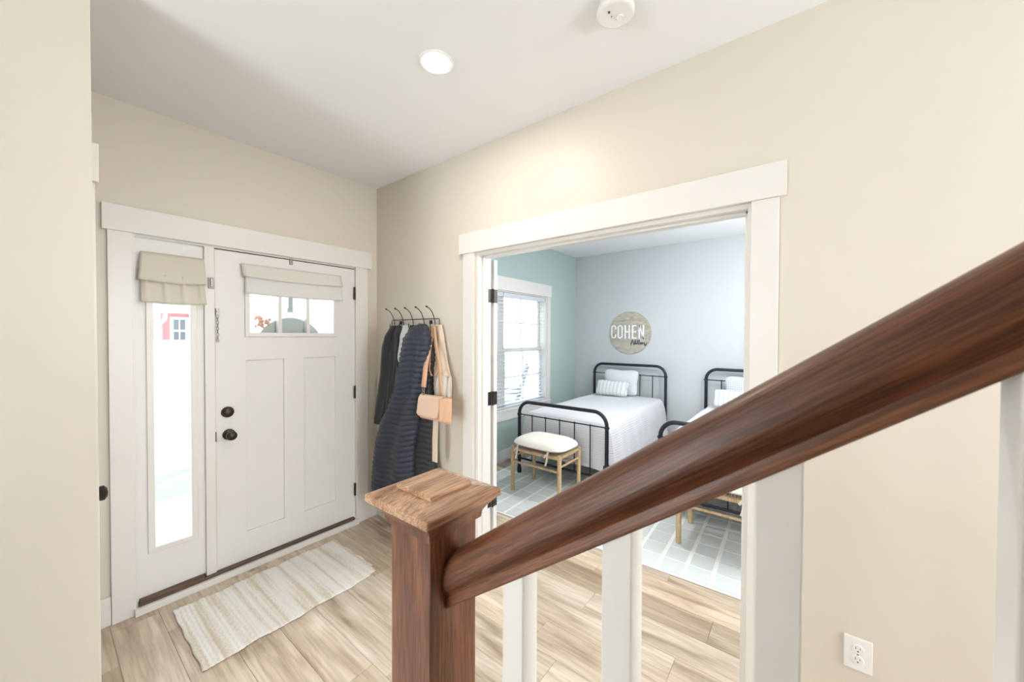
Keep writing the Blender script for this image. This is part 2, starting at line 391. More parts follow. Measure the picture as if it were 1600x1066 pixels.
# closet wall on the left and its square end towards the camera
struct('wall_left', cutwall(MB(), 'Y', -0.95, 0.0, -1.80, -1.662, 0, H, [(-0.75, -0.09, 0, 2.05)]), 'wall')
struct('wall_near', B(-4.5, -1.80, -0.95, -0.81, 0, H), 'wall')
struct('wall_far_left', B(-4.6, -4.5, -8, -0.81, 0, H), 'wall')
struct('wall_stair', B(-2.62, -2.5, -7.2, -2.3, 0, 5.3), 'wall')
struct('wall_back', cutwall(MB(), 'X', -4.6, 0.06, -8.1, -8.0, 0, H, [(-1.5, -0.05, 0.1, 2.3)]), 'wall')
mb = B(-2.62, -1.3, -2.6, -2.48, H+0.1, 5.3); mb.box(-1.36, -1.24, -7.3, -2.6, H+0.1, 5.3); mb.box(-2.62, -1.24, -7.3, -7.2, 0, 5.3)
struct('wall_stair_upper', mb, 'wall')
struct('ceiling_stair', B(-2.62, -1.24, -7.3, -2.48, 5.3, 5.4), 'ceil')
struct('wall_closet_back', B(-2.6, -1.8, -0.81, 0.15, 0, H), 'wall')
# baseboards
def bboard(name, mb): return struct(name, mb, 'trim', bevel=0.003)
bboard('baseboard_front', B(-1.662, -1.55, -0.014, 0, 0, 0.15).box(-0.094, 0, -0.014, 0, 0, 0.14))
bboard('baseboard_right', B(-0.014, 0, -1.04, -0.014, 0, 0.14).box(-0.014, 0, -8, -2.76, 0, 0.14))
bboard('baseboard_left', B(-1.662, -1.648, -0.95, -0.84, 0, 0.14))
bboard('baseboard_near', B(-4.5, -1.662, -0.964, -0.95, 0, 0.14))
bboard('baseboard_bedroom_front', B(0.12, 3.47, -0.014, 0, 0, 0.14))
bboard('baseboard_bedroom_back', B(3.456, 3.47, -3.9, -0.014, 0, 0.14))
bboard('baseboard_bedroom_left', B(0.12, 0.134, -1.04, -0.014, 0, 0.14).box(0.12, 0.134, -3.9, -2.77, 0, 0.14))

# ---- trim_1: casing around the front door unit
t1 = T('trim_1', loc=(-0.82, 0, 0), kind='structure')
B(-1.568, -0.062, -0.026, 0, 2.057, 2.192).build('head_casing', 'trim', t1, bevel=0.002)
B(-1.549, -1.458, -0.019, 0, 0, 2.057).build('side_casing', 'trim', t1, bevel=0.002)
B(-0.197, -0.094, -0.019, 0, 0, 2.057).build('side_casing', 'trim', t1, bevel=0.002)
# jamb frame, mullion, threshold
B(-1.458, -1.446, -0.004, 0.14, 0, 2.057).box(-0.197, -0.187, -0.004, 0.14, 0, 2.057).box(-1.446, -0.197, 0.0, 0.14, 2.046, 2.057).build('jamb', 'trim', t1)
B(-1.152, -1.103, -0.006, 0.14, 0.05, 2.046).build('mullion', 'trim', t1, bevel=0.002)
B(-1.465, -0.185, -0.042, 0.0, 0.0, 0.038).build('threshold_board', 'trim', t1, bevel=0.002)
B(-1.448, -1.165, -0.024, 0.13, 0.038, 0.068).box(-1.165, -0.21, -0.024, 0.13, 0.038, 0.055).build('sill_strip', 'sill', t1, bevel=0.003)

# ---- window_1: the sidelight left of the door
w1 = T('window_1', loc=(-1.30, 0, 0.07), kind='structure')
mb = MB(); holed(mb, 'X', -1.446, -1.152, 0.010, 0.05, 0.068, 2.040, [(-1.378, -1.214, 0.326, 1.93)])
mb.build('sash', 'door', w1, bevel=0.002)
rect_frame(MB(), 'X', -1.406, -1.187, 0.298, 1.958, 0.001, 0.016, 0.030).build('glazing_bead', 'trim', w1, bevel=0.003)
B(-1.378, -1.214, 0.028, 0.032, 0.326, 1.93).build('pane', 'glass', w1)

# ---- door_1: craftsman entry door with a three-light window and two tall panels
d1 = T('door_1', loc=(-0.64, 0, 0.055), kind='structure')
mb = MB()
holes = [(-0.92, -0.365, 1.53, 1.86), (-0.938, -0.715, 0.235, 1.352), (-0.583, -0.353, 0.235, 1.352)]
holed(mb, 'X', -1.101, -0.190, 0.006, 0.05, 0.055, 2.041, holes)
mb.build('slab', 'door', d1, bevel=0.0025)
B(-1.1035, -0.19, 0.004, 0.04, 2.0415, 2.046).box(-1.1035, -1.1012, 0.003, 0.04, 0.056, 2.0415).build('gap_shade', 'slot', d1)  # dark strip standing in for the shadow gap at door top and side
for a0, a1 in ((-0.938, -0.715), (-0.583, -0.353)):
    mb = B(a0, a1, 0.018, 0.04, 0.235, 1.352)
    mb.build('panel', 'door', d1)
rect_frame(MB(), 'X', -0.945, -0.342, 1.504, 1.886, -0.004, 0.012, 0.027).build('glazing_bead', 'trim', d1, bevel=0.003)
for x in (-0.738, -0.553): B(x-0.011, x+0.011, 0.0, 0.045, 1.53, 1.86).build('muntin', 'trim', d1, bevel=0.003)
for a0, a1 in ((-0.92, -0.749), (-0.727, -0.564), (-0.542, -0.365)): B(a0, a1, 0.026, 0.03, 1.53, 1.86).build('pane', 'glass', d1)
kn = MB().lathe([(0.034, 0.006), (0.034, 0.0), (0.030, -0.006), (0.014, -0.010), (0.012, -0.024), (0.022, -0.032), (0.029, -0.044), (0.028, -0.056), (0.018, -0.064), (0.004, -0.066)], (-1.034, 0, 0.890), 'Y').build('knob', 'bronze', d1, smooth=True)
MB().lathe([(0.034, 0.006), (0.034, 0.0), (0.030, -0.010), (0.024, -0.016), (0.006, -0.018)], (-1.040, 0, 1.032), 'Y').build('deadbolt', 'bronze', d1, smooth=True)
B(-1.105, -1.100, -0.0075, 0.02, 0.86, 0.92).build('strike_plate', 'bronze', d1)
for z in (1.849, 1.061, 0.277):
    mb = MB().tube([(-0.2035, -0.010, z-0.05), (-0.2035, -0.010, z+0.05)], 0.0072, 10); mb.box(-0.2035, -0.199, -0.008, 0.006, z-0.048, z+0.048)
    mb.build('hinge', 'bronze', d1)
# door chain on its slide
mb = B(-1.098, -1.080, -0.006, 0.006, 1.635, 1.678); mb.tube([(-1.089, -0.012, 1.66), (-1.089, -0.004, 1.66)], 0.006)
mb.build('chain_slide', 'steel', d1, bevel=0.001)
mb = MB()
for i in range(9):
    zc = 1.628-i*0.0185; a = (i % 2)*PI/2
    mb.tube([(-1.089+0.006*math.cos(t)*math.cos(a), -0.006-0.006*math.cos(t)*math.sin(a), zc+0.0115*math.sin(t)) for t in [2*PI*j/10 for j in range(11)]], 0.0018, 5, caps=False)
mb.build('door_chain', 'steel', d1, smooth=True)
B(-0.678, -0.657, -0.004, 0.008, 2.008, 2.050).build('door_sensor', 'steel', d1, bevel=0.002)
mb = B(-1.136, -1.106, -0.014, -0.005, 1.795, 1.862); mb.box(-1.128, -1.112, -0.022, -0.012, 1.803, 1.855)
swing = mb.build('swing_latch', 'steel', t1, bevel=0.003)

# ---- door_2: closet door in the left wall, seen edge-on, with its casing and knob
t2 = T('trim_2', loc=(-1.662, -0.42, 0), kind='structure')
B(-1.662, -1.640, -0.862, -0.002, 2.057, 2.192).build('head_casing', 'trim', t2, bevel=0.002)
B(-1.662, -1.648, -0.842, -0.75, 0, 2.057).build('side_casing', 'trim', t2, bevel=0.002)
B(-1.662, -1.648, -0.09, -0.016, 0, 2.057).build('side_casing', 'trim', t2, bevel=0.002)
d2 = T('door_2', loc=(-1.69, -0.42, 0.01), kind='structure')
mb = holed(MB(), 'Y', -0.748, -0.092, -1.715, -1.680, 0.01, 2.045, [(-0.63, -0.21, 1.15, 1.92), (-0.63, -0.21, 0.25, 0.95)])
mb.build('slab', 'door', d2, bevel=0.002)
for z0, z1 in ((1.15, 1.92), (0.25, 0.95)): B(-1.705, -1.692, -0.63, -0.21, z0, z1).build('panel', 'door', d2)
MB().lathe([(0.032, -0.004), (0.032, 0.0), (0.028, 0.006), (0.012, 0.010), (0.011, 0.026), (0.020, 0.034), (0.029, 0.046), (0.029, 0.056), (0.020, 0.064), (0.004, 0.067)], (-1.676, -0.645, 0.885), 'X').build('knob', 'bronze', d2, smooth=True)

# ---- trim_3: cased opening to the bedroom
t3 = T('trim_3', loc=(0, -1.91, 0), kind='structure')
B(-0.026, 0, -2.782, -1.007, 2.058, 2.191).build('head_casing', 'trim', t3, bevel=0.002)
B(-0.019, 0, -1.135, -1.041, 0, 2.058).build('side_casing', 'trim', t3, bevel=0.002)
B(-0.019, 0, -2.760, -2.668, 0, 2.058).build('side_casing', 'trim', t3, bevel=0.002)
mb = B(-0.002, 0.122, -1.168, -1.150, 0, 2.055); mb.box(-0.002, 0.122, -2.672, -2.655, 0, 2.055); mb.box(-0.002, 0.122, -2.655, -1.168, 2.037, 2.055)
mb.build('jamb', 'trim', t3, bevel=0.001)
mb = B(0.035, 0.080, -1.180, -1.168, 0, 2.037); mb.box(0.035, 0.080, -2.655, -2.643, 0, 2.037); mb.box(0.035, 0.080, -2.655, -1.168, 2.025, 2.037)
mb.build('door_stop', 'trim', t3, bevel=0.002)
B(0.12, 0.134, -1.15, -1.06, 0, 2.058).box(0.12, 0.134, -2.76, -2.672, 0, 2.058).box(0.12, 0.14, -2.78, -1.04, 2.058, 2.191).build('back_casing', 'trim', t3, bevel=0.002)
for y in (-1.86, -1.98): B(0.088, 0.110, y-0.035, y+0.035, 2.0345, 2.0375).build('catch_plate', 'bronze', t3)
# door_3: bedroom door folded right back against the bedroom wall
d3 = T('door_3', loc=(0.16, -1.16, 0.012), kind='structure')
mb = holed(MB(), 'Y', -1.178, -0.43, 0.142, 0.176, 0.012, 2.030, [(-1.06, -0.55, 1.1, 1.9), (-1.06, -0.55, 0.25, 0.9)])
mb.build('slab', 'door', d3, bevel=0.002)
for z0, z1 in ((1.1, 1.9), (0.25, 0.9)): B(0.152, 0.166, -1.06, -0.55, z0, z1).build('panel', 'door', d3)
for z in (1.785, 1.090, 0.395):
    mb = B(0.085, 0.124, -1.1705, -1.167, z-0.045, z+0.045); mb.box(0.140, 0.172, -1.1815, -1.177, z-0.045, z+0.045)
    mb.tube([(0.132, -1.178, z-0.047), (0.132, -1.178, z+0.047)], 0.007, 10)
    mb.build('hinge', 'bronze', d3)

# ---- window_2: twin double-hung window of the bedroom
w2 = T('window_2', loc=(1.72, 0, 0.49), kind='structure')
B(0.71, 2.73, -0.024, 0, 2.055, 2.217).build('head_casing', 'trim', w2, bevel=0.002)
B(0.73, 0.80, -0.019, 0, 0.61, 2.055).build('side_casing', 'trim', w2, bevel=0.002)
B(2.64, 2.71, -0.019, 0, 0.61, 2.055).build('side_casing', 'trim', w2, bevel=0.002)
B(0.73, 2.71, -0.021, 0, 0.494, 0.605).build('bottom_casing', 'trim', w2, bevel=0.002)
B(0.72, 2.72, -0.030, 0.0, 0.600, 0.618).build('stool', 'trim', w2, bevel=0.002)
mb = B(0.80, 0.815, 0.0, 0.15, 0.61, 2.055); mb.box(2.625, 2.64, 0.0, 0.15, 0.61, 2.055); mb.box(0.815, 2.625, 0.0, 0.15, 2.04, 2.055); mb.box(0.815, 2.625, 0.0, 0.15, 0.61, 0.625)
mb.build('reveal', 'trim', w2)
B(1.665, 1.775, 0.07, 0.15, 0.625, 2.04).build('mullion', 'trim', w2, bevel=0.002)
for a0, a1 in ((0.815, 1.665), (1.775, 2.625)):
    mid = 1.335
    for (z0, z1, ya, nm) in ((mid-0.02, 2.04, 0.115, 'upper_sash'), (0.625, mid+0.02, 0.085, 'lower_sash')):
        mb = rect_frame(MB(), 'X', a0, a1, z0, z1, ya, ya+0.028, 0.045)
        s_ = mb.build(nm, 'trim', w2, bevel=0.002)
        zc = (z0+z1)/2; xc = (a0+a1)/2
        B(xc-0.008, xc+0.008, ya+0.006, ya+0.022, z0+0.045, z1-0.045).box(a0+0.045, a1-0.045, ya+0.006, ya+0.022, zc-0.008, zc+0.008).build('muntin', 'trim', s_)
        B(a0+0.045, a1-0.045, ya+0.012, ya+0.016, z0+0.045, z1-0.045).build('pane', 'glass', s_)
# blinds, one per window, lowered with open slats
for a0, a1, lb in ((0.825, 1.695, 'white slatted blind nearer the open bedroom door, mostly hidden'), (1.705, 2.615, 'white slatted blind in the bedroom window nearer the bed, slats open')):
    bl = T('window_blind', lb, 'blind', ((a0+a1)/2, 0.04, 0.63), 'blinds of the bedroom window')
    B(a0, a1, 0.012, 0.066, 1.985, 2.038).build('headrail', 'blind', bl, bevel=0.002)
    B(a0, a1, 0.016, 0.062, 0.630, 0.648).build('bottom_rail', 'blind', bl, bevel=0.002)
    sm = None
    for i in range(30):
        z = 0.672 + i*0.0437
        if sm is None:
            sm = B(a0, a1, 0.015, 0.063, z, z+0.003).build('slat', 'blind', bl)
        else:
            c = sm.copy(); c.location = sm.location + Vector((0, 0, i*0.0437)); C.objects.link(c)
    mb = MB()
    for x in (a0+0.12, a1-0.12): mb.tube([(x, 0.013, 0.64), (x, 0.013, 1.99)], 0.0012, 4); mb.tube([(x, 0.065, 0.64), (x, 0.065, 1.99)], 0.0012, 4)
    mb.build('ladder_cord', 'blind', bl)
    xc = a0 + 0.25
    mb = MB().tube([(xc, 0.006, 1.98), (xc, 0.006, 1.45)], 0.0015, 5); mb.tube([(xc+0.07, 0.006, 1.98), (xc+0.07, 0.006, 1.40)], 0.0015, 5); mb.tube([(xc, 0.006, 1.45), (xc, 0.006, 1.41)], 0.005, 6)
    mb.build('pull_cord', 'blind', bl)

# ================================================================ FOYER THINGS
# ---- the shades on the sidelight and the door
def shade(name, label, x0, x1, x0m, x1m, x0b, x1b, zt, zm, zb, dep, m, pleats, ml):
    r = T(name, label, 'shade', ((x0+x1)/2, -0.005, zt))
    def upper(u, v):
        xa = x0+(x0m-x0)*v; xb = x1+(x1m-x1)*v; sag = -0.010*math.sin(PI*u)*v
        return (xa+(xb-xa)*u, -0.012-dep*(v**0.9) - 0.004*math.sin(u*7+1)*v, zt+(zm-zt)*v+sag)
    MB().grid(upper, 24, 8).build('upper_fold', m, r, smooth=True, solid=0.003, shade_angle=180)
    def lower(u, v):
        xa = x0m+(x0b-x0m)*v+0.012; xb = x1m+(x1b-x1m)*v-0.008
        ridge = (0.016 if dep > 0.025 else 0.003)*max(0, math.sin(u*PI*pleats*2))**2*(1-v*0.8)
        return (xa+(xb-xa)*u, -0.010-dep*0.35-0.012*v-ridge, zm+0.035+(zb-zm-0.035)*v-0.008*math.sin(PI*u)*v)
    MB().grid(lower, 60, 10).build('lower_fold', ml, r, smooth=True, solid=0.003, shade_angle=180)
    for s in (0, 1):
        xs, xm_ = (x0, x0m) if s == 0 else (x1, x1m)
        MB().add([(xs, -0.001, zt), (xs, -0.014, zt), (xm_, -0.012-dep, zm), (xm_, -0.001, zm)], [(0, 1, 2, 3)]).build('side_return', m, r, solid=0.002)
    B(x0+0.005, x1-0.005, -0.013, -0.005, zt-0.022, zt).build('mounting_board', m, r)
    return r
shade('roman_shade', 'beige linen shade gathered over the narrow sidelight window', -1.425, -1.155, -1.440, -1.150, -1.440, -1.140, 1.968, 1.812, 1.694, 0.030, 'linen', 3.5, 'linen')
shade('roman_shade', 'wide pale shade folded over the small front door window', -0.965, -0.318, -0.958, -0.312, -0.960, -0.300, 1.972, 1.888, 1.780, 0.020, 'linen_pale', 3, 'linen_white')

# ---- braided mat
def matf(u, v):
    x = -1.335+0.905*u; y = -0.128-0.582*v
    wob = 0.010*math.sin(u*19)+0.006*math.sin(u*41+1)
    y += (v*2-1)*-0.5*wob; x += (0.005 if u > 0.5 else 0.0025)*math.sin(v*23)*abs(u*2-1)**4
    if u > 0.93 and v > 0.85: x -= (u-0.93)*0.25; y += (v-0.85)*0.10
    y -= 0.02*(1-u)
    return (x, y, 0.009+0.0022*abs(math.sin(u*PI*46))+0.0012*math.sin(v*90+u*200))
mt = MB().grid(matf, 230, 60).build('doormat', 'mat', None, smooth=True, shade_angle=180)
q = mt.modifiers.new('solid', 'SOLIDIFY'); q.thickness = 0.007; q.offset = -1
tag(mt, 'cream woven mat with tan stripes lying before the front door', 'rug')

# ---- coat rack
rk = T('coat_rack', 'black wire coat rack with five curved hooks on the hall wall', 'rack', (0, -0.52, 1.59))
fr_ = MB(); ya, yb, za, zb = -0.236, -0.803, 1.590, 1.636
pts = []
for cy, cz, a0 in ((yb+0.012, zb-0.012, 90), (yb+0.012, za+0.012, 180), (ya-0.012, za+0.012, 270), (ya-0.012, zb-0.012, 0)):
    for j in range(5):
        a = math.radians(a0+j*22.5); pts.append((-0.014, cy+0.012*math.cos(a), cz+0.012*math.sin(a)))
pts.append(pts[0])
fr_.tube(pts, 0.0032, 8, caps=False); fr_.box(-0.012, 0, -0.35, -0.33, 1.600, 1.626).box(-0.012, 0, -0.71, -0.69, 1.600, 1.626)
fr_.build('wire_frame', 'iron', rk, smooth=True)
for y in (-0.279, -0.395, -0.514, -0.641, -0.762):
    p_ = []
    for j in range(13):
        t = j/12; p_.append((-0.018-0.078*t**1.7, y, 1.588+0.128*math.sin(t*PI/2*0.93)/math.sin(PI/2*0.93)))
    low = [(-0.018-0.045*math.sin(t*PI/1.6), y, 1.588-0.022*math.sin(t*PI)+0.012*t) for t in [j/8 for j in range(9)]]
    mb = MB().tube(low[::-1]+p_, 0.0032, 8); 
    mb.lathe([(0.001, -0.007), (0.006, -0.004), (0.0075, 0), (0.006, 0.004), (0.001, 0.006)], (p_[-1][0], y, p_[-1][2]+0.003), 'Z', 10)
    mb.lathe([(0.001, -0.005), (0.005, 0), (0.001, 0.005)], low[-1], 'Z', 8)
    mb.build('hook', 'iron', rk, smooth=True)

# ---- hanging garments
def interp(rows, z):
    if z >= rows[0][0]: return rows[0][1:]
    for a, b in zip(rows, rows[1:]):
        if a[0] >= z >= b[0]:
            t = (a[0]-z)/(a[0]-b[0]); t = t*t*(3-2*t)*0.5+t*0.5
            return tuple(p+(q_-p)*t for p, q_ in zip(a[1:], b[1:]))
    return rows[-1][1:]
def garment(rows, nf=3.0, fold=0.010, quilt=0, pitch=0.038, nv=None, nu=48, seed=0.0, slant=0.0):
    """closed loft. rows: (z, y_left, y_right, x_centre, half_thickness), top to bottom"""
    z0, z1 = rows[0][0], rows[-1][0]; nv = nv or int((z0-z1)/0.006)
    def fn(u, v):
        z = z0+(z1-z0)*v; yl, yr, xc, th = interp(rows, z)
        a = 2*PI*u; cy, sx = math.cos(a), math.sin(a)
        yc, hw = (yl+yr)/2, abs(yl-yr)/2
        y = yc + hw*math.copysign(abs(cy)**0.75, cy); e = math.copysign(abs(sx)**0.8, sx)
        front = 1 if sx < 0 else 0.15
        x = xc + e*th + front*fold*math.sin((y-yc)/hw*nf*PI*0.5+seed+z*2.2)*min(1, v*6)*(1-abs(cy)**4)
        if quilt:
            ph = (z + slant*(y-yc)+0.006*math.sin(y*30+seed))/pitch; p_ = abs(math.sin(PI*ph))**0.55
            x += -quilt*(p_-0.6)*(1 if sx < 0 else -1)*abs(sx)**0.4; y += quilt*0.6*(p_-0.6)*cy
        return (min(x, -0.004), y, z)
    return MB().grid(fn, nu, nv, closed_u=True, caps=True)
# charcoal fleece jacket
jk = T('fleece_jacket', 'charcoal jacket hanging leftmost on the coat rack', 'jacket', (-0.05, -0.33, 1.58), 'garments on the coat rack')
garment([(1.592, -0.300, -0.400, -0.050, 0.014), (1.54, -0.275, -0.425, -0.055, 0.032), (1.41, -0.262, -0.452, -0.060, 0.042), (1.235, -0.255, -0.50, -0.062, 0.045), (1.08, -0.235, -0.50, -0.062, 0.045), (0.92, -0.205, -0.46, -0.06, 0.042), (0.86, -0.200, -0.43, -0.06, 0.040)], 5, 0.012).build('body', 'charcoal', jk, smooth=True, shade_angle=180)
garment([(1.590, -0.322, -0.372, -0.085, 0.012), (1.50, -0.270, -0.350, -0.095, 0.026), (1.41, -0.246, -0.345, -0.100, 0.030), (1.235, -0.235, -0.345, -0.102, 0.032), (1.08, -0.195, -0.320, -0.100, 0.030), (0.92, -0.150, -0.262, -0.095, 0.027), (0.845, -0.128, -0.225, -0.092, 0.025)], 2, 0.008, seed=1).build('sleeve', 'charcoal', jk, smooth=True, shade_angle=180)
garment([(0.85, -0.128, -0.222, -0.092, 0.026), (0.81, -0.116, -0.205, -0.090, 0.026)], 1, 0.001, nv=8).build('cuff', M['navyin'], jk, smooth=True)
# taupe garment whose upper edge shows between hooks
tp = T('taupe_top', 'taupe cloth top seen between the charcoal jacket and the white scarf', 'clothing', (-0.03, -0.36, 1.58), 'garments on the coat rack')
garment([(1.590, -0.30, -0.415, -0.020, 0.008), (1.50, -0.295, -0.43, -0.020, 0.012), (1.30, -0.30, -0.45, -0.020, 0.014), (1.15, -0.31, -0.45, -0.020, 0.014)], 3, 0.004).build('cloth', 'taupe', tp, smooth=True, shade_angle=180)
st = T('white_scarf', 'white scarf hanging in a narrow strip beside the navy puffer', 'scarf', (-0.06, -0.47, 1.58), 'garments on the coat rack')
garment([(1.592, -0.425, -0.50, -0.045, 0.010), (1.50, -0.42, -0.505, -0.070, 0.014), (1.30, -0.40, -0.50, -0.085, 0.016), (1.12, -0.385, -0.49, -0.085, 0.016)], 3, 0.006).build('cloth', 'white_cloth', st, smooth=True, shade_angle=180)
garment([(1.50, -0.425, -0.440, -0.10, 0.004), (1.18, -0.392, -0.407, -0.115, 0.004)], 1, 0.0, nv=10, nu=12).build('black_edging', 'charcoal', st, smooth=True)
# navy puffer
pf = T('puffer_coat', 'long navy quilted puffer coat in the middle of the coat rack', 'coat', (-0.1, -0.5, 1.58), 'garments on the coat rack')
garment([(1.598, -0.66, -0.735, -0.085, 0.016), (1.56, -0.60, -0.790, -0.105, 0.040), (1.489, -0.550, -0.822, -0.120, 0.055), (1.348, -0.522, -0.806, -0.128, 0.062), (1.157, -0.480, -0.776, -0.132, 0.068), (1.006, -0.402, -0.750, -0.134, 0.072), (0.843, -0.290, -0.705, -0.134, 0.075), (0.683, -0.228, -0.668, -0.132, 0.074), (0.524, -0.190, -0.660, -0.130, 0.072), (0.315, -0.168, -0.668, -0.130, 0.070), (0.24, -0.175, -0.66, -0.130, 0.066)], 3.2, 0.016, quilt=0.011, pitch=0.038, seed=0.6, slant=0.05, nu=72, nv=300).build('front_panel', 'navy', pf, smooth=True, shade_angle=180)
garment([(1.50, -0.70, -0.80, -0.070, 0.030), (1.355, -0.64, -0.800, -0.070, 0.045), (1.174, -0.62, -0.775, -0.070, 0.05), (0.997, -0.60, -0.795, -0.070, 0.05), (0.818, -0.58, -0.800, -0.068, 0.05), (0.64, -0.56, -0.806, -0.066, 0.05), (0.56, -0.54, -0.828, -0.066, 0.05), (0.30, -0.52, -0.82, -0.066, 0.05)], 2, 0.008, quilt=0.010, pitch=0.038, seed=2, slant=-0.1, nu=56, nv=240).build('back_panel', 'navyin', pf, smooth=True, shade_angle=180)
garment([(1.585, -0.545, -0.60, -0.065, 0.018), (1.54, -0.535, -0.61, -0.072, 0.022), (1.47, -0.54, -0.60, -0.072, 0.02)], 2, 0.004, nv=30).build('hood', 'navyin', pf, smooth=True, shade_angle=180)
# cream cardigan with lace and a long tie
cr = T('cream_cardigan', 'cream cardigan with lace trim behind the tan handbag', 'clothing', (-0.03, -0.8, 1.58), 'garments on the coat rack')
garment([(1.592, -0.672, -0.838, -0.022, 0.008), (1.50, -0.68, -0.865, -0.026, 0.014), (1.359, -0.695, -0.895, -0.028, 0.018), (1.23, -0.72, -0.935, -0.028, 0.018), (1.09, -0.745, -0.93, -0.028, 0.018), (1.02, -0.74, -0.90, -0.028, 0.016)], 5, 0.007).build('body', 'cream', cr, smooth=True, shade_angle=180)
garment([(1.238, -0.80, -0.968, -0.052, 0.008), (1.17, -0.795, -0.972, -0.054, 0.012), (1.095, -0.80, -0.968, -0.052, 0.010)], 9, 0.007, nv=26).build('lace_trim', 'lace', cr, smooth=True, shade_angle=180)
garment([(1.08, -0.800, -0.850, -0.060, 0.005), (0.95, -0.862, -0.912, -0.120, 0.005), (0.80, -0.868, -0.920, -0.132, 0.005), (0.665, -0.868, -0.918, -0.132, 0.005)], 1, 0.003, nu=16, nv=30).build('long_tie', 'cream', cr, smooth=True, shade_angle=180)
# tan handbag
hb = T('handbag', 'tan leather flap handbag hanging from the rightmost hook', 'bag', (-0.16, -0.93, 0.965))
def bagf(u, v):
    a = 2*PI*u; c_, s_ = math.cos(a), math.sin(a)
    hw = 0.140*(0.94+0.06*math.sin(v*PI*0.6)); yy = -0.932 + hw*math.copysign(abs(c_)**0.35, c_)
    th = 0.036*(1-0.60*v**2)
    return (-0.165+th*math.copysign(abs(s_)**0.6, s_), yy, 0.968+0.148*v)
MB().grid(bagf, 48, 12, closed_u=True, caps=True).build('bag_body', 'leather', hb, smooth=True)
def flap(u, v):
    y = -0.796-0.215*u; z = 1.122-0.140*v; rr = 0.5-abs(u-0.5)
    if v > 0.75: z += max(0, (0.10-rr))*0.14
    return (-0.165-0.014*min(1, v*5)**0.5-0.028*v**0.5-0.004*math.sin(PI*u), y, z)
MB().grid(flap, 24, 16).build('flap', 'leather2', hb, smooth=True, solid=0.004, shade_angle=180)
def side(u, v): return (-0.207+0.060*u, -1.018-0.058*math.sin(u*PI*0.6), 0.966+0.150*v-0.02*u*(1-v))
MB().grid(side, 12, 8).build('gusset', 'leather', hb, smooth=True, solid=0.004, shade_angle=180)
def ribbon(path, wid, wdir):
    wd = Vector(wdir).normalized()*wid/2
    def fn(u, v):
        t = v*(len(path)-1); i = min(int(t), len(path)-2); p_ = Vector(path[i]).lerp(Vector(path[i+1]), t-i); return p_+wd*(2*u-1)
    return MB().grid(fn, 2, (len(path)-1)*3)
ribbon([(-0.052, -0.790, 1.583), (-0.075, -0.790, 1.52), (-0.105, -0.795, 1.43), (-0.15, -0.818, 1.30), (-0.182, -0.838, 1.170)], 0.036, (-0.3, 1, 0.1)).build('strap', 'leather', hb, smooth=True, solid=0.004, shade_angle=180)
ribbon([(-0.052, -0.790, 1.583), (-0.070, -0.815, 1.54), (-0.09, -0.855, 1.44), (-0.12, -0.925, 1.32), (-0.14, -0.955, 1.23), (-0.155, -0.990, 1.12)], 0.032, (0, 1, 0.1)).build('strap', 'leather', hb, smooth=True, solid=0.004, shade_angle=180)
ribbon([(-0.085, -0.805, 1.50), (-0.105, -0.805, 1.36), (-0.115, -0.815, 1.28), (-0.12, -0.845, 1.243), (-0.12, -0.878, 1.242), (-0.12, -0.905, 1.28), (-0.118, -0.922, 1.33)], 0.014, (0, 1, 0)).build('strap_end', 'leather', hb, smooth=True, solid=0.004, shade_angle=180)
mb = MB()
for y, z in ((-0.838, 1.158), (-0.836, 1.132)):
    mb.tube([(-0.184, y+0.011*math.cos(t), z+0.013*math.sin(t)) for t in [2*PI*j/12 for j in range(13)]], 0.0025, 6, caps=False)
mb.build('clasp', 'steel', hb, smooth=True)

# ---- recessed ceiling lights: the one in view, and one added unseen to brighten the bedroom
def downlight(x, y, power, label=None, col=WARM, spread=PI):
    r = T('ceiling_light', label, 'light', (x, y, H))
    MB().lathe([(0.076, 0.0), (0.076, -0.004), (0.072, -0.007), (0.065, -0.006), (0.065, 0.0)], (x, y, H), 'Z', 48, caps=False).build('trim_ring', 'plastic', r, smooth=True)
    MB().lathe([(0.065, -0.005), (0.04, -0.0075), (0.002, -0.008)], (x, y, H), 'Z', 48).build('diffuser', 'lampglow', r, smooth=True)
    l = bpy.data.lights.new('lamp', 'AREA'); l.shape = 'DISK'; l.size = 0.13; l.energy = power; l.color = col; l.spread = spread
    o = bpy.data.objects.new('lamp', l); C.objects.link(o); o.parent = r; o.location = (0, 0, -0.012)
    return r
downlight(-0.667, -1.53, 4.0, 'round recessed ceiling light glowing warm white over the hall')
def fill_globe(x, y, z, power, label, col):  # unseen globes, added to raise the ambient light
    """added fill light: a globe on a short rod, its light inside it"""
    r = T('fill_globe', label, 'light', (x, y, H), 'unseen fill globes added for ambient light')
    MB().lathe([(0.06, 0.0), (0.06, -0.02), (0.012, -0.03), (0.010, z-H+0.13)], (x, y, H), 'Z', 24).build('rod', 'bronze', r, smooth=True)
    MB().lathe([(0.12*math.sin(PI*(j+0.3)/16.6), 0.12*math.cos(PI*(j+0.3)/16.6)) for j in range(17)], (x, y, z), 'Z', 24).build('globe', 'fillglow', r, smooth=True, shade_angle=180)
    l = bpy.data.lights.new('lamp', 'POINT'); l.shadow_soft_size = 0.16; l.energy = power; l.color = col
    o = bpy.data.objects.new('lamp', l); C.objects.link(o); o.parent = r; o.location = (0, 0, z-H)
fill_globe(-0.70, -4.6, 1.80, 56, 'fill globe added in the hall behind the camera', (0.86, 0.94, 1.0))
fill_globe(-3.4, -1.45, 1.8, 34, 'fill globe added in the side passage left of the camera', (0.84, 0.93, 1.0))
fill_globe(1.75, -3.0, 2.15, 90, 'fill globe added in the hidden half of the bedroom', (0.96, 0.98, 1.0))

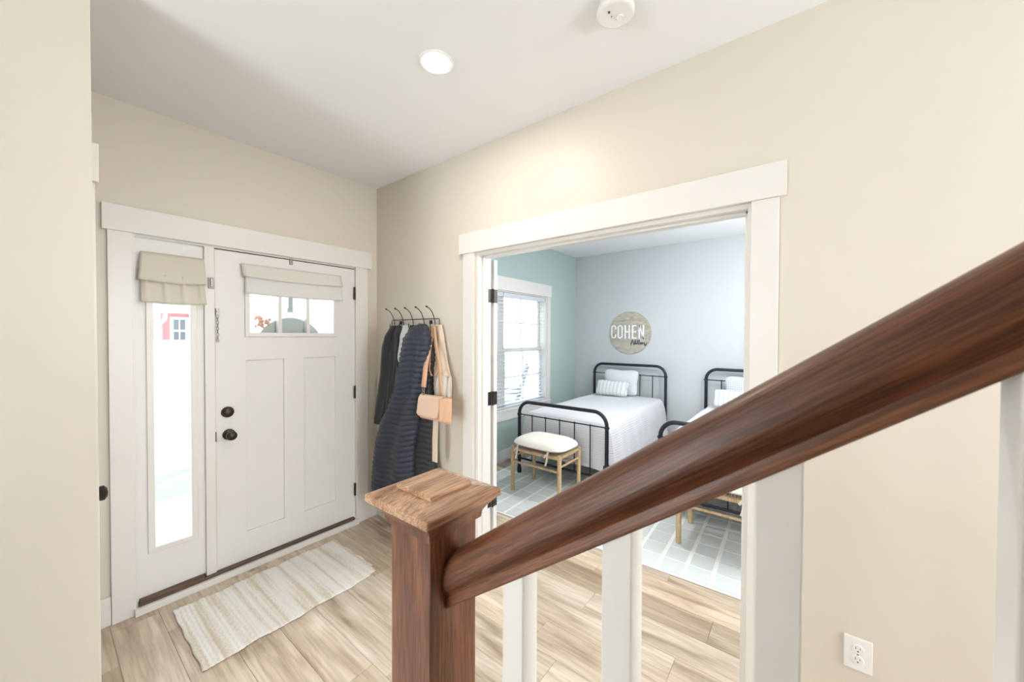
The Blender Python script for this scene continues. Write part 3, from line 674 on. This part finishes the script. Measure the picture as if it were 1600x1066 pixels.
downlight(1.35, -1.75, 10, 'recessed fill light added unseen above the foot of the beds', (0.93, 0.97, 1.0))  # added out of view to lift the dim bedroom floor
# ---- smoke detector
sx, sy = -0.460, -2.280
sd = T('smoke_detector', 'round white smoke detector on the hall ceiling', 'detector', (sx, sy, H))
MB().lathe([(0.060, 0), (0.060, -0.012), (0.055, -0.014), (0.055, -0.017)], (sx, sy, H), 'Z', 40).build('base', 'plastic', sd, smooth=True)
MB().lathe([(0.064, -0.018), (0.067, -0.022), (0.067, -0.034), (0.064, -0.040), (0.058, -0.043), (0.055, -0.0425), (0.001, -0.0435)], (sx, sy, H), 'Z', 40).build('cover', 'plastic', sd, smooth=True)
MB().lathe([(0.013, -0.044), (0.013, -0.048), (0.011, -0.050), (0.001, -0.050)], (sx+0.012, sy-0.012, H), 'Z', 20).build('test_button', 'plastic', sd, smooth=True)
MB().lathe([(0.004, -0.044), (0.004, -0.0475)], (sx-0.030, sy+0.012, H), 'Z', 10).build('sounder_hole', 'slot', sd)
MB().lathe([(0.0018, -0.045), (0.0018, -0.048)], (sx-0.008, sy+0.012, H), 'Z', 8).build('indicator', 'slot', sd)

# ---- wall outlet
ot = T('wall_outlet', 'white duplex electrical outlet low on the hall wall', 'outlet', (0, -3.005, 0.394))
B(-0.006, 0, -3.043, -2.967, 0.336, 0.452).build('cover_plate', 'plastic', ot, bevel=0.0025)
for zc in (0.413, 0.375):
    f_ = MB().lathe([(0.0165, -0.004), (0.0165, -0.0075), (0.0155, -0.0085), (0.001, -0.0085)], (0, -3.005, zc), 'X', 24).build('socket_face', 'plastic', ot)
    B(-0.0092, -0.0082, -2.9995, -2.998, zc+0.000, zc+0.008).box(-0.0092, -0.0082, -3.0115, -3.010, zc+0.001, zc+0.007).box(-0.0092, -0.0082, -3.0070, -3.003, zc-0.009, zc-0.005).build('slots', 'slot', f_)
MB().lathe([(0.003, -0.005), (0.003, -0.0075), (0.001, -0.008)], (0, -3.005, 0.394), 'X', 12).build('screw', 'steel', ot)

# ================================================================ STAIR AND RAILING
sr = T('stair_railing', 'dark stained oak newel post and handrail with white balusters', 'railing', (-1.411, -2.392, 0))
nx, ny = -1.411, -2.392; hz = 1.5191
post = MB().sq([(0.0457, 0.0), (0.0457, hz-0.280)], nx, ny).build('newel_post', 'oak', sr, bevel=0.002)
MB().sq([(0.046, hz-0.290), (0.0515, hz-0.286), (0.0525, hz-0.277), (0.054, hz-0.274), (0.058, hz-0.268), (0.067, hz-0.259), (0.071, hz-0.2545)], nx, ny).build('collar', 'oak', post)
capm = MB().sq([(0.071, hz-0.2545), (0.0735, hz-0.2535), (0.0735, hz-0.2435), (0.072, hz-0.2415), (0.066, hz-0.2395), (0.050, hz-0.2365), (0.042, hz-0.2345)], nx, ny)
capm.build('cap', 'oakcap_lit', post, bevel=0.0008)
MB().sq([(0.0405, hz-0.2350), (0.0405, hz-0.2290), (0.0385, hz-0.2270), (0.0, hz-0.2262)], nx, ny).build('cap_tile', 'oakcap_lit', post)
# handrail: moulded profile swept up the slope
SL = 0.738; rx = -1.411; ang = math.atan(SL)
def railz(y): return 1.4215 - SL*(y - CAM.y)          # underside height
y_lo = ny - 0.0457; y_hi = -6.2
L = math.hypot(y_lo-y_hi, (y_lo-y_hi)*SL)
prof = [(-0.017, 0.0), (-0.019, 0.002), (-0.019, 0.010), (-0.0175, 0.013), (-0.0185, 0.017), (-0.0235, 0.022), (-0.026, 0.027), (-0.0262, 0.034), (-0.0245, 0.040), (-0.0225, 0.046), (-0.0205, 0.052), (-0.016, 0.0575), (-0.009, 0.0615), (0.0, 0.063)]
prof = prof + [(-a, b) for a, b in prof[-2::-1]]
v_ = []; n = len(prof); segs = 40
for i in range(segs+1):
    s_ = L*i/segs
    for a, b in prof:
        # plumb cut where the rail meets the newel: shear the ends so they stay vertical
        v_.append((a, -s_ + b*math.sin(0) + (b*SL if i == 0 else 0), b))
f_ = []
for i in range(segs):
    for j in range(n):
        j2 = (j+1) % n; f_.append((i*n+j, i*n+j2, (i+1)*n+j2, (i+1)*n+j))
f_.append(tuple(range(n))); f_.append(tuple(segs*n+j for j in range(n))[::-1])
me = bpy.data.meshes.new('handrail'); me.from_pydata(v_, [], f_)
bm = bmesh.new(); bm.from_mesh(me); bmesh.ops.recalc_face_normals(bm, faces=bm.faces); bm.to_mesh(me); bm.free()
me.materials.append(M['oakrail'])
for p in me.polygons: p.use_smooth = True
me.set_sharp_from_angle(angle=math.radians(38))
hr = bpy.data.objects.new('handrail', me); C.objects.link(hr); hr.parent = sr
hr.rotation_euler = (-ang, 0, 0); hr.location = Vector((rx, y_lo, railz(y_lo))) - sr.location
# balusters
RUN, RISE = 0.267, 0.197
def tread_z(y): return RISE*(1+int(max(0, (-2.36 - y))/RUN))
bx0, bx1 = rx-0.013-0.003, rx+0.016
for i in range(24):
    y = CAM.y + 0.284 - i*0.1345; t = tread_z(y)
    if y-0.016 < y_hi: break
    zt1, zt2 = railz(y+0.016)+0.004, railz(y-0.016)+0.004
    mb = MB().add([(rx-0.016, y-0.016, t), (rx+0.016, y-0.016, t), (rx+0.016, y+0.016, t), (rx-0.016, y+0.016, t), (rx-0.016, y-0.016, zt2), (rx+0.016, y-0.016, zt2), (rx+0.016, y+0.016, zt1), (rx-0.016, y+0.016, zt1)],
                   [(0, 3, 2, 1), (4, 5, 6, 7), (0, 1, 5, 4), (1, 2, 6, 5), (2, 3, 7, 6), (3, 0, 4, 7)])
    mb.build('baluster', 'trim', sr, bevel=0.0015)
stt = T('staircase', kind='structure', loc=(-1.9, -2.36, 0)); stt.name = 'trim_4'
for i in range(16):
    y1 = -2.36 - i*RUN; z = RISE*(i+1)
    B(-2.5, -1.345, y1-RUN-0.01, y1+0.025, z-0.027, z).build('tread', 'tread', stt, bevel=0.004)
    B(-2.5, -1.36, y1-0.018, y1, z-RISE, z-0.027).build('riser', 'trim', stt)
mb = MB(); vs = [(-2.36+0.0, 0), (-2.36, RISE-0.03)]
for i in range(15): pass
for i in range(16):
    y1 = -2.36 - i*RUN
    mb.box(-1.40, -1.365, y1-RUN, y1-0.018, 0, RISE*(i+1)-0.027)
mb.build('stringer', 'trim', stt)

# ================================================================ BEDROOM
# ---- rug with ivory window-pane lines; built from woven cells on an ivory ground
rg = T('area_rug', 'grey bedroom rug with ivory window-pane grid under both beds', 'rug', (0.632, -0.19, 0))
rg_parts = []
W_, D_ = 2.72, 1.84
B(0.632, 0.632+D_, -0.19-W_, -0.19, 0.0015, 0.007).build('ground', 'rugline', rg, bevel=0.002)
cell = MB(); px_, py_ = 0.1625, 0.157
cm = None; cnt = 0
nxr, nyr = 11, 17
for i in range(nxr):
    for j in range(nyr):
        x0 = 0.632 + 0.018 + i*px_ + 0.004; y0 = -0.19 - 0.028 - j*py_ - 0.008
        if cm is None:
            cm = B(x0, x0+px_-0.013, y0-py_+0.026, y0, 0.007, 0.0095).build('weave_cell', 'rugcell', rg, axes=(x0, y0, 0.007))
        else:
            c = cm.copy(); c.location = Vector((x0, y0, 0.007)) - rg.location; C.objects.link(c)
rg.rotation_euler = (0, 0, math.radians(1.6))

def superpillow(cx, cy, cz, hx, hy, hz_, p1=0.32, nu=40, nv=20, crumple=0.0):
    def fn(u, v):
        a = 2*PI*u; ph = PI*(v-0.5)
        ca, sa = math.cos(a), math.sin(a); c2, s2 = math.cos(ph), math.sin(ph)
        r = max(c2, 1e-4)
        y = hy*math.copysign(abs(ca)**p1, ca)*r**0.5; z = hz_*math.copysign(abs(sa)**p1, sa)*r**0.5
        y_, z_ = y/hy, z/hz_
        corner = 1-0.10*(abs(y_)*(1-abs(z_)) + abs(z_)*(1-abs(y_)))
        x = hx*s2*(1-0.35*(y_**2+z_**2)/2)
        x += crumple*math.sin(y_*5+z_*3)*(1-abs(s2))
        return (cx+x, cy+y*corner, cz+z*corner)
    return MB().grid(fn, nu, nv, closed_u=True)

def make_bed():
    r = T('metal_bed', 'x', 'bed', (0, 0, 0), 'twin iron beds')
    # local: x 0 = footboard plane, 1.87 = headboard plane; y 0 .. -1.02
    def arch(x, w0, w1, ztop, R, rad, name, cross, nsp, low, foot=True):
        pts = [(x, w0, 0.02)]
        pts += [(x, w0, ztop-R)] + [(x, w0-R*(1-math.cos(a)), ztop-R+R*math.sin(a)) for a in [PI/2*j/8 for j in range(1, 9)]]
        pts += [(x, w1+R*(1-math.cos(a)), ztop-R+R*math.sin(a)) for a in [PI/2*(8-j)/8 for j in range(0, 9)]]
        pts += [(x, w1, 0.02)]
        fb = MB().tube(pts, rad, 12)
        for y in (w0, w1):
            fb.lathe([(rad*1.05, -0.012), (rad*1.35, -0.008), (rad*1.35, 0.008), (rad*1.05, 0.012)], (x, y, cross), 'Z', 14)
            fb.lathe([(rad*1.3, 0.0), (rad*1.3, 0.05), (rad, 0.07)], (x, y, 0.0), 'Z', 14)
        o = fb.build(name, 'iron', r, smooth=True)
        MB().tube([(x, w0, cross), (x, w1, cross)], 0.0065, 8).build('crossbar', 'iron', o, smooth=True)
        MB().tube([(x, w0, low), (x, w1, low)], 0.012, 8).build('lower_bar', 'iron', o, smooth=True)
        for k in range(nsp):
            y = w0+(w1-w0)*(k+1)/(nsp+1)
            mb = MB().tube([(x, y, low), (x, y, cross)], 0.0062, 8); mb.lathe([(0.004, -0.011), (0.0105, -0.006), (0.0105, 0.006), (0.004, 0.011)], (x, y, cross), 'Z', 10)
            mb.build('spindle', 'iron', o, smooth=True)
    arch(0.0, 0.0, -1.02, 0.785, 0.13, 0.0185, 'footboard', 0.645, 5, 0.16)
    arch(1.87, 0.0, -1.02, 1.100, 0.13, 0.0185, 'headboard', 0.965, 5, 0.30)
    for y in (-0.02, -1.00): B(0.0, 1.87, y-0.015, y+0.015, 0.24, 0.28).build('side_rail', 'iron', r)
    superm = MB().box(0.05, 1.85, -0.985, -0.035, 0.28, 0.60).build('mattress', 'linen_white', r, bevel=0.04)
    # bedspread: top, rounded shoulders, sides that flare to the hem and hang in soft folds
    prof = []
    for j in range(46):
        prof.append(j/45)
    def spread(u, v):
        # u across the bed (hem - top - hem), v along (foot hem .. foot edge .. head)
        s = u*2-1; a = abs(s); sg = -1 if s > 0 else 1
        topw = 0.44; drop = 0.50
        # foot end drop
        if v < 0.25: vd = 1-v/0.25; xx = 0.075; zd = vd
        else: xx = 0.075+(v-0.25)/0.75*1.765; zd = 0
        rad = 0.06
        if a < 0.55: yy = a/0.55*topw; dz = 0.0
        else:
            t = (a-0.55)/0.45; yy = topw + 0.075*(1-math.exp(-t*9)) + 0.055*t**1.3; dz = -drop*max(0, (t-0.02))**0.95 if t > 0.02 else 0
            fold = 0.014*math.sin(xx*13+sg*1.7)*t + 0.008*math.sin(xx*29+1)*t
            yy += fold
        z = 0.668 + 0.012*math.cos(min(1, a/0.55)*PI/2) + 0.003*math.sin(xx*9+yy*7)
        if a >= 0.55: z += dz - 0.012*0
        if zd > 0:
            rr = 1-math.exp(-zd*9)
            x2 = xx - 0.040*rr + 0.006*math.sin(yy*sg*16)*zd
            z = min(z, 0.672) if a < 0.55 else z
            z2 = z - 0.46*max(0, zd-0.02)
            if a >= 0.55: z2 = max(z2, 0.15+0.05*(1-zd)); 
            yy2 = min(yy, 0.485) if zd > 0.02 else yy
            return (x2, -0.51+sg*yy2*(1 if a < 0.55 else 1), max(z2, 0.17))
        return (xx, -0.51+sg*yy, max(z, 0.115 if sg < 0 else 0.06))
    o = MB().grid(spread, 90, 90).build('bedspread', 'sheet', r, smooth=True, shade_angle=180)
    return r
# ridged matelasse weave on the bedspread
nt = M['sheet'].node_tree; N = nt.nodes
wv = N.new('ShaderNodeTexWave'); wv.bands_direction = 'Z'; wv.inputs['Scale'].default_value = 14; wv.inputs['Distortion'].default_value = 1.0; wv.inputs['Detail'].default_value = 1
tcn = [x for x in N if x.type == 'TEX_COORD'][0]; nt.links.new(tcn.outputs['Object'], wv.inputs['Vector'])
bp = [x for x in N if x.type == 'BUMP'][0]; nt.links.new(wv.outputs[1], bp.inputs['Height']); bp.inputs['Strength'].default_value = 0.5; bp.inputs['Distance'].default_value = 0.004

bed = make_bed(); bed.location = (1.51, -0.375, 0.0095)
bed['label'] = 'black iron twin bed with white bedspread below the round sign'
bed2 = copy_tree(bed); bed2.location = (1.51, -1.880, 0.0095)
bed2['label'] = 'second black iron twin bed, partly hidden behind the handrail'

def pillow(name, label, group, m, loc, dims, tilt, cr=0.004):
    o = superpillow(0, 0, 0, *dims, crumple=cr).build(name, m, None, smooth=True, shade_angle=180, axes=(0, 0, 0))
    o.location = loc; o.rotation_euler = (0, tilt, 0); tag(o, label, 'pillow', group); return o
pillow('square_pillow', 'large finely ribbed pale pillow propped against the first bed headboard', 'bed pillows', 'euro', (3.285, -0.815, 0.868), (0.065, 0.255, 0.185), math.radians(12))
pillow('lumbar_pillow', 'small striped lumbar pillow in front on the first bed', 'bed pillows', 'lumbar', (3.105, -0.765, 0.800), (0.060, 0.235, 0.110), math.radians(24))
pillow('square_pillow', 'large checked pillow on the second bed beside the door casing', 'bed pillows', 'gingham', (3.285, -2.345, 0.868), (0.065, 0.255, 0.185), math.radians(12))
pillow('lumbar_pillow', 'small pale lumbar pillow in front on the second bed', 'bed pillows', 'lumbar', (3.105, -2.235, 0.800), (0.060, 0.235, 0.110), math.radians(24))

# ---- stools at the foot of the beds
def make_stool():
    r = T('bench_stool', 'x', 'stool', (0, 0, 0), 'wooden stools at the bed ends')
    # local: front-left leg at (0,0), back legs x=0.365, right legs y=-0.525
    for x in (0, 0.365):
        for y in (0, -0.525):
            MB().tube([(x, y, 0), (x, y, 0.425), (x, y, 0.437)], [0.019, 0.019, 0.013], 14).build('leg', 'pine', r, smooth=True)
    for x in (0, 0.365):
        MB().tube([(x, 0, 0.405), (x, -0.525, 0.405)], 0.014, 10).build('seat_rail', 'pine', r, smooth=True)
        MB().tube([(x, 0, 0.285), (x, -0.525, 0.285)], 0.0105, 10).build('stretcher', 'pine', r, smooth=True)
    for y in (0, -0.525):
        MB().tube([(0, y, 0.412), (0.365, y, 0.412)], 0.014, 10).build('seat_rail', 'pine', r, smooth=True)
        MB().tube([(0, y, 0.330), (0.365, y, 0.330)], 0.0095, 10).build('stretcher', 'pine', r, smooth=True)
    mb = MB()
    for i in range(24): mb.tube([(0, -0.03-i*0.0203, 0.418), (0.365, -0.03-i*0.0203, 0.418)], 0.007, 6)
    mb.build('woven_seat', 'taupe', r, smooth=True)
    return r
s1 = make_stool(); s1.location = (1.087, -0.611, 0.0095); s1['label'] = 'beech stool with ivory cushion at the foot of the first bed'
s2 = copy_tree(s1); s2.location = (1.100, -2.134, 0.0095); s2['label'] = 'beech stool half hidden under the handrail, before the second bed'
def make_cushion(x, y, label):
    r = T('seat_cushion', label, 'cushion', (x, y, 0.437), 'ivory cushions tied to the stools')
    cx, cy, cz = x+0.1825, y-0.2625, 0.490
    def fn(u, v):
        a = 2*PI*u; ph = PI*(v-0.5); ca, sa = math.cos(a), math.sin(a); c2, s2 = math.cos(ph), math.sin(ph)
        rr = max(c2, 0)**0.45
        xx = 0.213*math.copysign(abs(ca)**0.5, ca)*rr; yy = 0.290*math.copysign(abs(sa)**0.5, sa)*rr
        zz = 0.058*s2*(1.0 if s2 > 0 else 0.62) - 0.02*(abs(xx/0.213)**4+abs(yy/0.29)**4)/2*(1 if s2 > 0 else 0.2)
        return (cx+xx, cy+yy, cz-0.006+zz)
    MB().grid(fn, 56, 24, closed_u=True).build('pad', 'cushion', r, smooth=True, shade_angle=180)
    for (ty, tx) in ((y-0.075, x-0.019), (y-0.415, x-0.019)):
        ribbon([(tx+0.010, ty, 0.478), (tx-0.004, ty, 0.455), (tx-0.008, ty+0.004, 0.42), (tx-0.010, ty+0.010, 0.37), (tx-0.012, ty+0.02, 0.335)], 0.020, (0, 1, 0)).build('tie', 'ribbon', r, smooth=True, solid=0.002, shade_angle=180)
        ribbon([(tx-0.004, ty, 0.440), (tx-0.016, ty+0.02, 0.43), (tx-0.014, ty+0.035, 0.405)], 0.018, (0, 0.6, 0.6)).build('tie', 'ribbon', r, smooth=True, solid=0.002, shade_angle=180)
make_cushion(1.087, -0.611, 'plump ivory cushion tied on the stool at the first bed')
make_cushion(1.100, -2.134, 'ivory cushion on the half hidden stool at the second bed')

# ---- round name sign on the back wall
sg = T('round_wall_sign', 'round weathered wood name sign on the bedroom wall', 'sign', (3.47, -0.872, 1.56))
MB().lathe([(0.300, -0.014), (0.303, -0.011), (0.303, 0.0)], (3.469, -0.872, 1.560), 'X', 72).build('board', 'signwood', sg, smooth=True, shade_angle=30)
for i, (ch, ya_) in enumerate(zip('COHEN', (-0.600, -0.698, -0.803, -0.910, -1.005))):
    # condensed capitals 0.19 m tall, built as bars
    zb_, zt_ = 1.478, 1.672; wd = 0.078; s_ = 0.0195; x0, x1 = 3.446, 3.456
    yl, yr = ya_, ya_-wd; mb = MB()
    def bar(a, b, c, d): mb.box(x0, x1, a, b, c, d)
    if ch in 'CO':
        pts = []; R_ = wd/2-s_/2; cy = (yl+yr)/2
        top = [(cy+R_*math.cos(a), zt_-s_/2-R_+R_*math.sin(a)) for a in [PI-PI*j/10 for j in range(11)]]
        bot = [(cy+R_*math.cos(a), zb_+s_/2+R_+R_*math.sin(a)) for a in [-PI*j/10 for j in range(11)]]
        top = [(2*cy-a, b) for a, b in top]; bot = [(2*cy-a, b) for a, b in bot]     # start on the left as read
        if ch == 'O': path = top+bot+[top[0]]
        else: path = [(top[-1][0], zt_-0.062)]+top[::-1]+bot[::-1]+[(bot[0][0], zb_+0.062)]
        n_ = len(path)
        vs, fs = [], []
        for j, (a, b) in enumerate(path):
            p0 = path[j-1] if j > 0 else (path[-2] if ch == 'O' else path[0]); p1 = path[j+1] if j < n_-1 else (path[1] if ch == 'O' else path[-1])
            d = Vector((p1[0]-p0[0], p1[1]-p0[1])).normalized(); nn = Vector((-d.y, d.x))*s_/2
            for xx in (x0, x1):
                vs += [(xx, a+nn.x, b+nn.y), (xx, a-nn.x, b-nn.y)]
        for j in range(n_-1):
            q = j*4; w_ = q+4
            fs += [(q, q+1, w_+1, w_), (q+2, w_+2, w_+3, q+3), (q, w_, w_+2, q+2), (q+1, q+3, w_+3, w_+1)]
        if ch == 'C': fs += [(0, 2, 3, 1), ((n_-1)*4, (n_-1)*4+1, (n_-1)*4+3, (n_-1)*4+2)]
        mb.add(vs, fs)
    elif ch == 'H': bar(yl, yl-s_, zb_, zt_); bar(yr, yr+s_, zb_, zt_); bar(yl-s_, yr+s_, 1.565, 1.565+s_)
    elif ch == 'E': bar(yl, yl-s_, zb_, zt_); bar(yl-s_, yr+0.012, zb_, zb_+s_); bar(yl-s_, yr+0.020, 1.566, 1.566+s_); bar(yl-s_, yr+0.012, zt_-s_, zt_)
    else:
        bar(yl, yl-s_, zb_, zt_); bar(yr, yr+s_, zb_, zt_)
        mb.add([(x0, yl, zt_), (x0, yl-s_*1.05, zt_), (x0, yr, zb_), (x0, yr+s_*1.05, zb_), (x1, yl, zt_), (x1, yl-s_*1.05, zt_), (x1, yr, zb_), (x1, yr+s_*1.05, zb_)],
               [(0, 1, 2, 3), (7, 6, 5, 4), (0, 4, 5, 1), (1, 5, 6, 2), (2, 6, 7, 3), (3, 7, 4, 0)])
    mb.build('letter', 'signwhite', sg)
# small script name under it (drawn left to right as read, unit box 0..1 x 0..1)
strokes = [[(0.0, 0.02), (0.05, 0.5), (0.10, 0.92), (0.13, 0.95), (0.16, 0.6), (0.20, 0.12), (0.23, 0.1), (0.27, 0.6), (0.31, 1.0)],
           [(0.23, 0.12), (0.28, 0.2), (0.33, 0.52), (0.345, 0.3), (0.36, 0.16), (0.39, 0.2), (0.44, 0.7), (0.46, 0.98), (0.43, 0.9), (0.42, 0.4), (0.44, 0.16), (0.48, 0.2), (0.535, 0.6), (0.56, 0.95), (0.53, 0.9), (0.515, 0.4), (0.54, 0.16), (0.60, 0.2),
            (0.655, 0.5), (0.615, 0.42), (0.605, 0.25), (0.64, 0.14), (0.685, 0.25), (0.68, 0.45), (0.66, 0.5), (0.72, 0.42), (0.755, 0.5), (0.76, 0.16), (0.80, 0.45), (0.84, 0.5), (0.86, 0.2), (0.875, -0.05), (0.90, -0.12), (0.95, 0.25), (1.0, 0.42)],
           [(0.345, 0.66), (0.352, 0.72)]]
mb = MB()
for s_ in strokes:
    mb.tube([(3.4525, -0.892-0.228*a, 1.386+0.080*b+0.012*0) for a, b in s_], 0.0058, 6)
mb.build('script_lettering', 'signdark', sg, smooth=True)

# ================================================================ OUTSIDE
struct('floor_porch', B(-4, 8, 0.15, 2.05, -0.30, -0.12), 'concrete')
o = MB().grid(lambda u, v: (-30+60*u, 2.05+1.10*v, -0.135+0.012*math.sin(u*300)*math.sin(v*60)), 200, 10).build('lawn', 'grass'); tag(o, kind='stuff', label='strip of pale winter grass beyond the porch', cat='grass')
o = B(-60, 90, 3.15, 90, -0.35, -0.14).build('driveway', 'concrete'); tag(o, kind='structure', label='pale concrete drive beyond the grass', cat='driveway')
hs = T('neighbour_house', 'pale red house across the drive seen through the sidelight', 'house', (7, 28, -0.14))
B(2.65, 6.4, 26, 32, -0.14, 2.80).build('wall', 'redsiding', hs)
B(2.50, 2.72, 25.93, 26.0, -0.14, 2.80).build('corner_board', 'picket', hs)
B(2.3, 6.7, 25.6, 25.9, 2.72, 2.98).build('fascia', 'picket', hs)
MB().add([(2.3, 25.6, 2.95), (6.7, 25.6, 2.95), (6.7, 32.4, 2.95), (2.3, 32.4, 2.95), (2.3, 29, 5.2), (6.7, 29, 5.2)], [(0, 1, 5, 4), (2, 3, 4, 5), (0, 4, 3), (1, 2, 5), (0, 3, 2, 1)]).build('roof', 'roof', hs)
for xw in (3.14, 5.0):
    f_ = rect_frame(MB(), 'X', xw, xw+0.80, 0.90, 2.50, 25.88, 26.0, 0.13).box(xw+0.13, xw+0.67, 25.9, 25.94, 1.66, 1.76).box(xw+0.38, xw+0.42, 25.9, 25.94, 1.03, 2.37).build('window', 'picket', hs)
    B(xw+0.13, xw+0.67, 25.95, 25.99, 1.03, 2.37).build('pane', 'glassdark', f_)
fn_ = T('picket_fence', 'white picket fence in front of the red house', 'fence', (6, 24.5, -0.14))
mb = None
for i in range(60):
    x = 1.4+i*0.16
    if mb is None:
        base = B(x-0.072, x+0.072, 24.5, 24.53, -0.14, 1.20).build('picket', 'picket', fn_)
    else: pass
    if mb is not None:
        c = base.copy(); c.location = base.location+Vector((i*0.16, 0, 0)); C.objects.link(c)
    mb = 1
B(1.3, 11, 24.53, 24.57, 0.9, 1.0).build('rail', 'picket', fn_)
# round board hung on the outside of the front door
ds = T('door_hanger', 'round grey board hung outside the front door glass', 'sign', (-0.645, 0.07, 1.41))
MB().lathe([(0.228, 0.0), (0.228, 0.012)], (-0.645, 0.062, 1.412), 'Y', 56).build('board', 'doorsign', ds, smooth=True)
B(-0.664, -0.634, 0.056, 0.062, 1.68, 1.98).box(-0.672, -0.634, 0.054, 0.066, 1.675, 1.71).build('hanger', 'doorsign', ds)
mb = MB(); random.seed(3)
for i in range(26):
    c_ = Vector((-0.83+random.uniform(-0.035, 0.05), 0.07+random.uniform(-0.008, 0.02), 1.60+random.uniform(-0.05, 0.04)))
    mb.lathe([(0.001, -0.012), (0.012, 0), (0.001, 0.012)], c_, random.choice('XYZ'), 6)
mb.build('flower_cluster', 'flower', ds, smooth=True)
# rocking chair on the porch
rc = T('rocking_chair', 'grey slatted rocking chair on the porch outside the bedroom window', 'chair', (3.35, 1.35, -0.12))
def rcp(a, b, h): return (3.35+a, 1.35+b, -0.12+h)
for b in (-0.27, 0.27):
    MB().tube([rcp(-0.45+0.95*t, b, 0.03+0.28*(t-0.5)**2) for t in [j/12 for j in range(13)]], 0.018, 8).build('rocker', 'chair', rc, smooth=True)
    MB().tube([rcp(-0.22, b, 0.05), rcp(-0.24, b, 0.64)], 0.02, 8).build('leg', 'chair', rc)
    MB().tube([rcp(0.20, b, 0.05), rcp(0.22, b, 0.42), rcp(0.42, b, 1.12)], 0.02, 8).build('back_post', 'chair', rc, smooth=True)
    MB().box(*[v for p in zip(rcp(-0.30, b-0.045, 0.64), rcp(0.30, b+0.045, 0.665)) for v in p]).build('arm', 'chair', rc)
MB().box(*[v for p in zip(rcp(-0.26, -0.27, 0.40), rcp(0.24, 0.27, 0.43)) for v in p]).build('seat', 'chair', rc)
for i in range(6):
    y_ = -0.21+i*0.084
    MB().tube([rcp(0.22, y_, 0.45), rcp(0.405, y_, 1.06)], 0.014, 6).build('back_slat', 'chair', rc)
MB().tube([rcp(0.405, -0.27, 1.07), rcp(0.405, 0.27, 1.07)], 0.028, 8).build('crest_rail', 'chair', rc, smooth=True)

rc.rotation_euler = (0, 0, math.radians(-52))
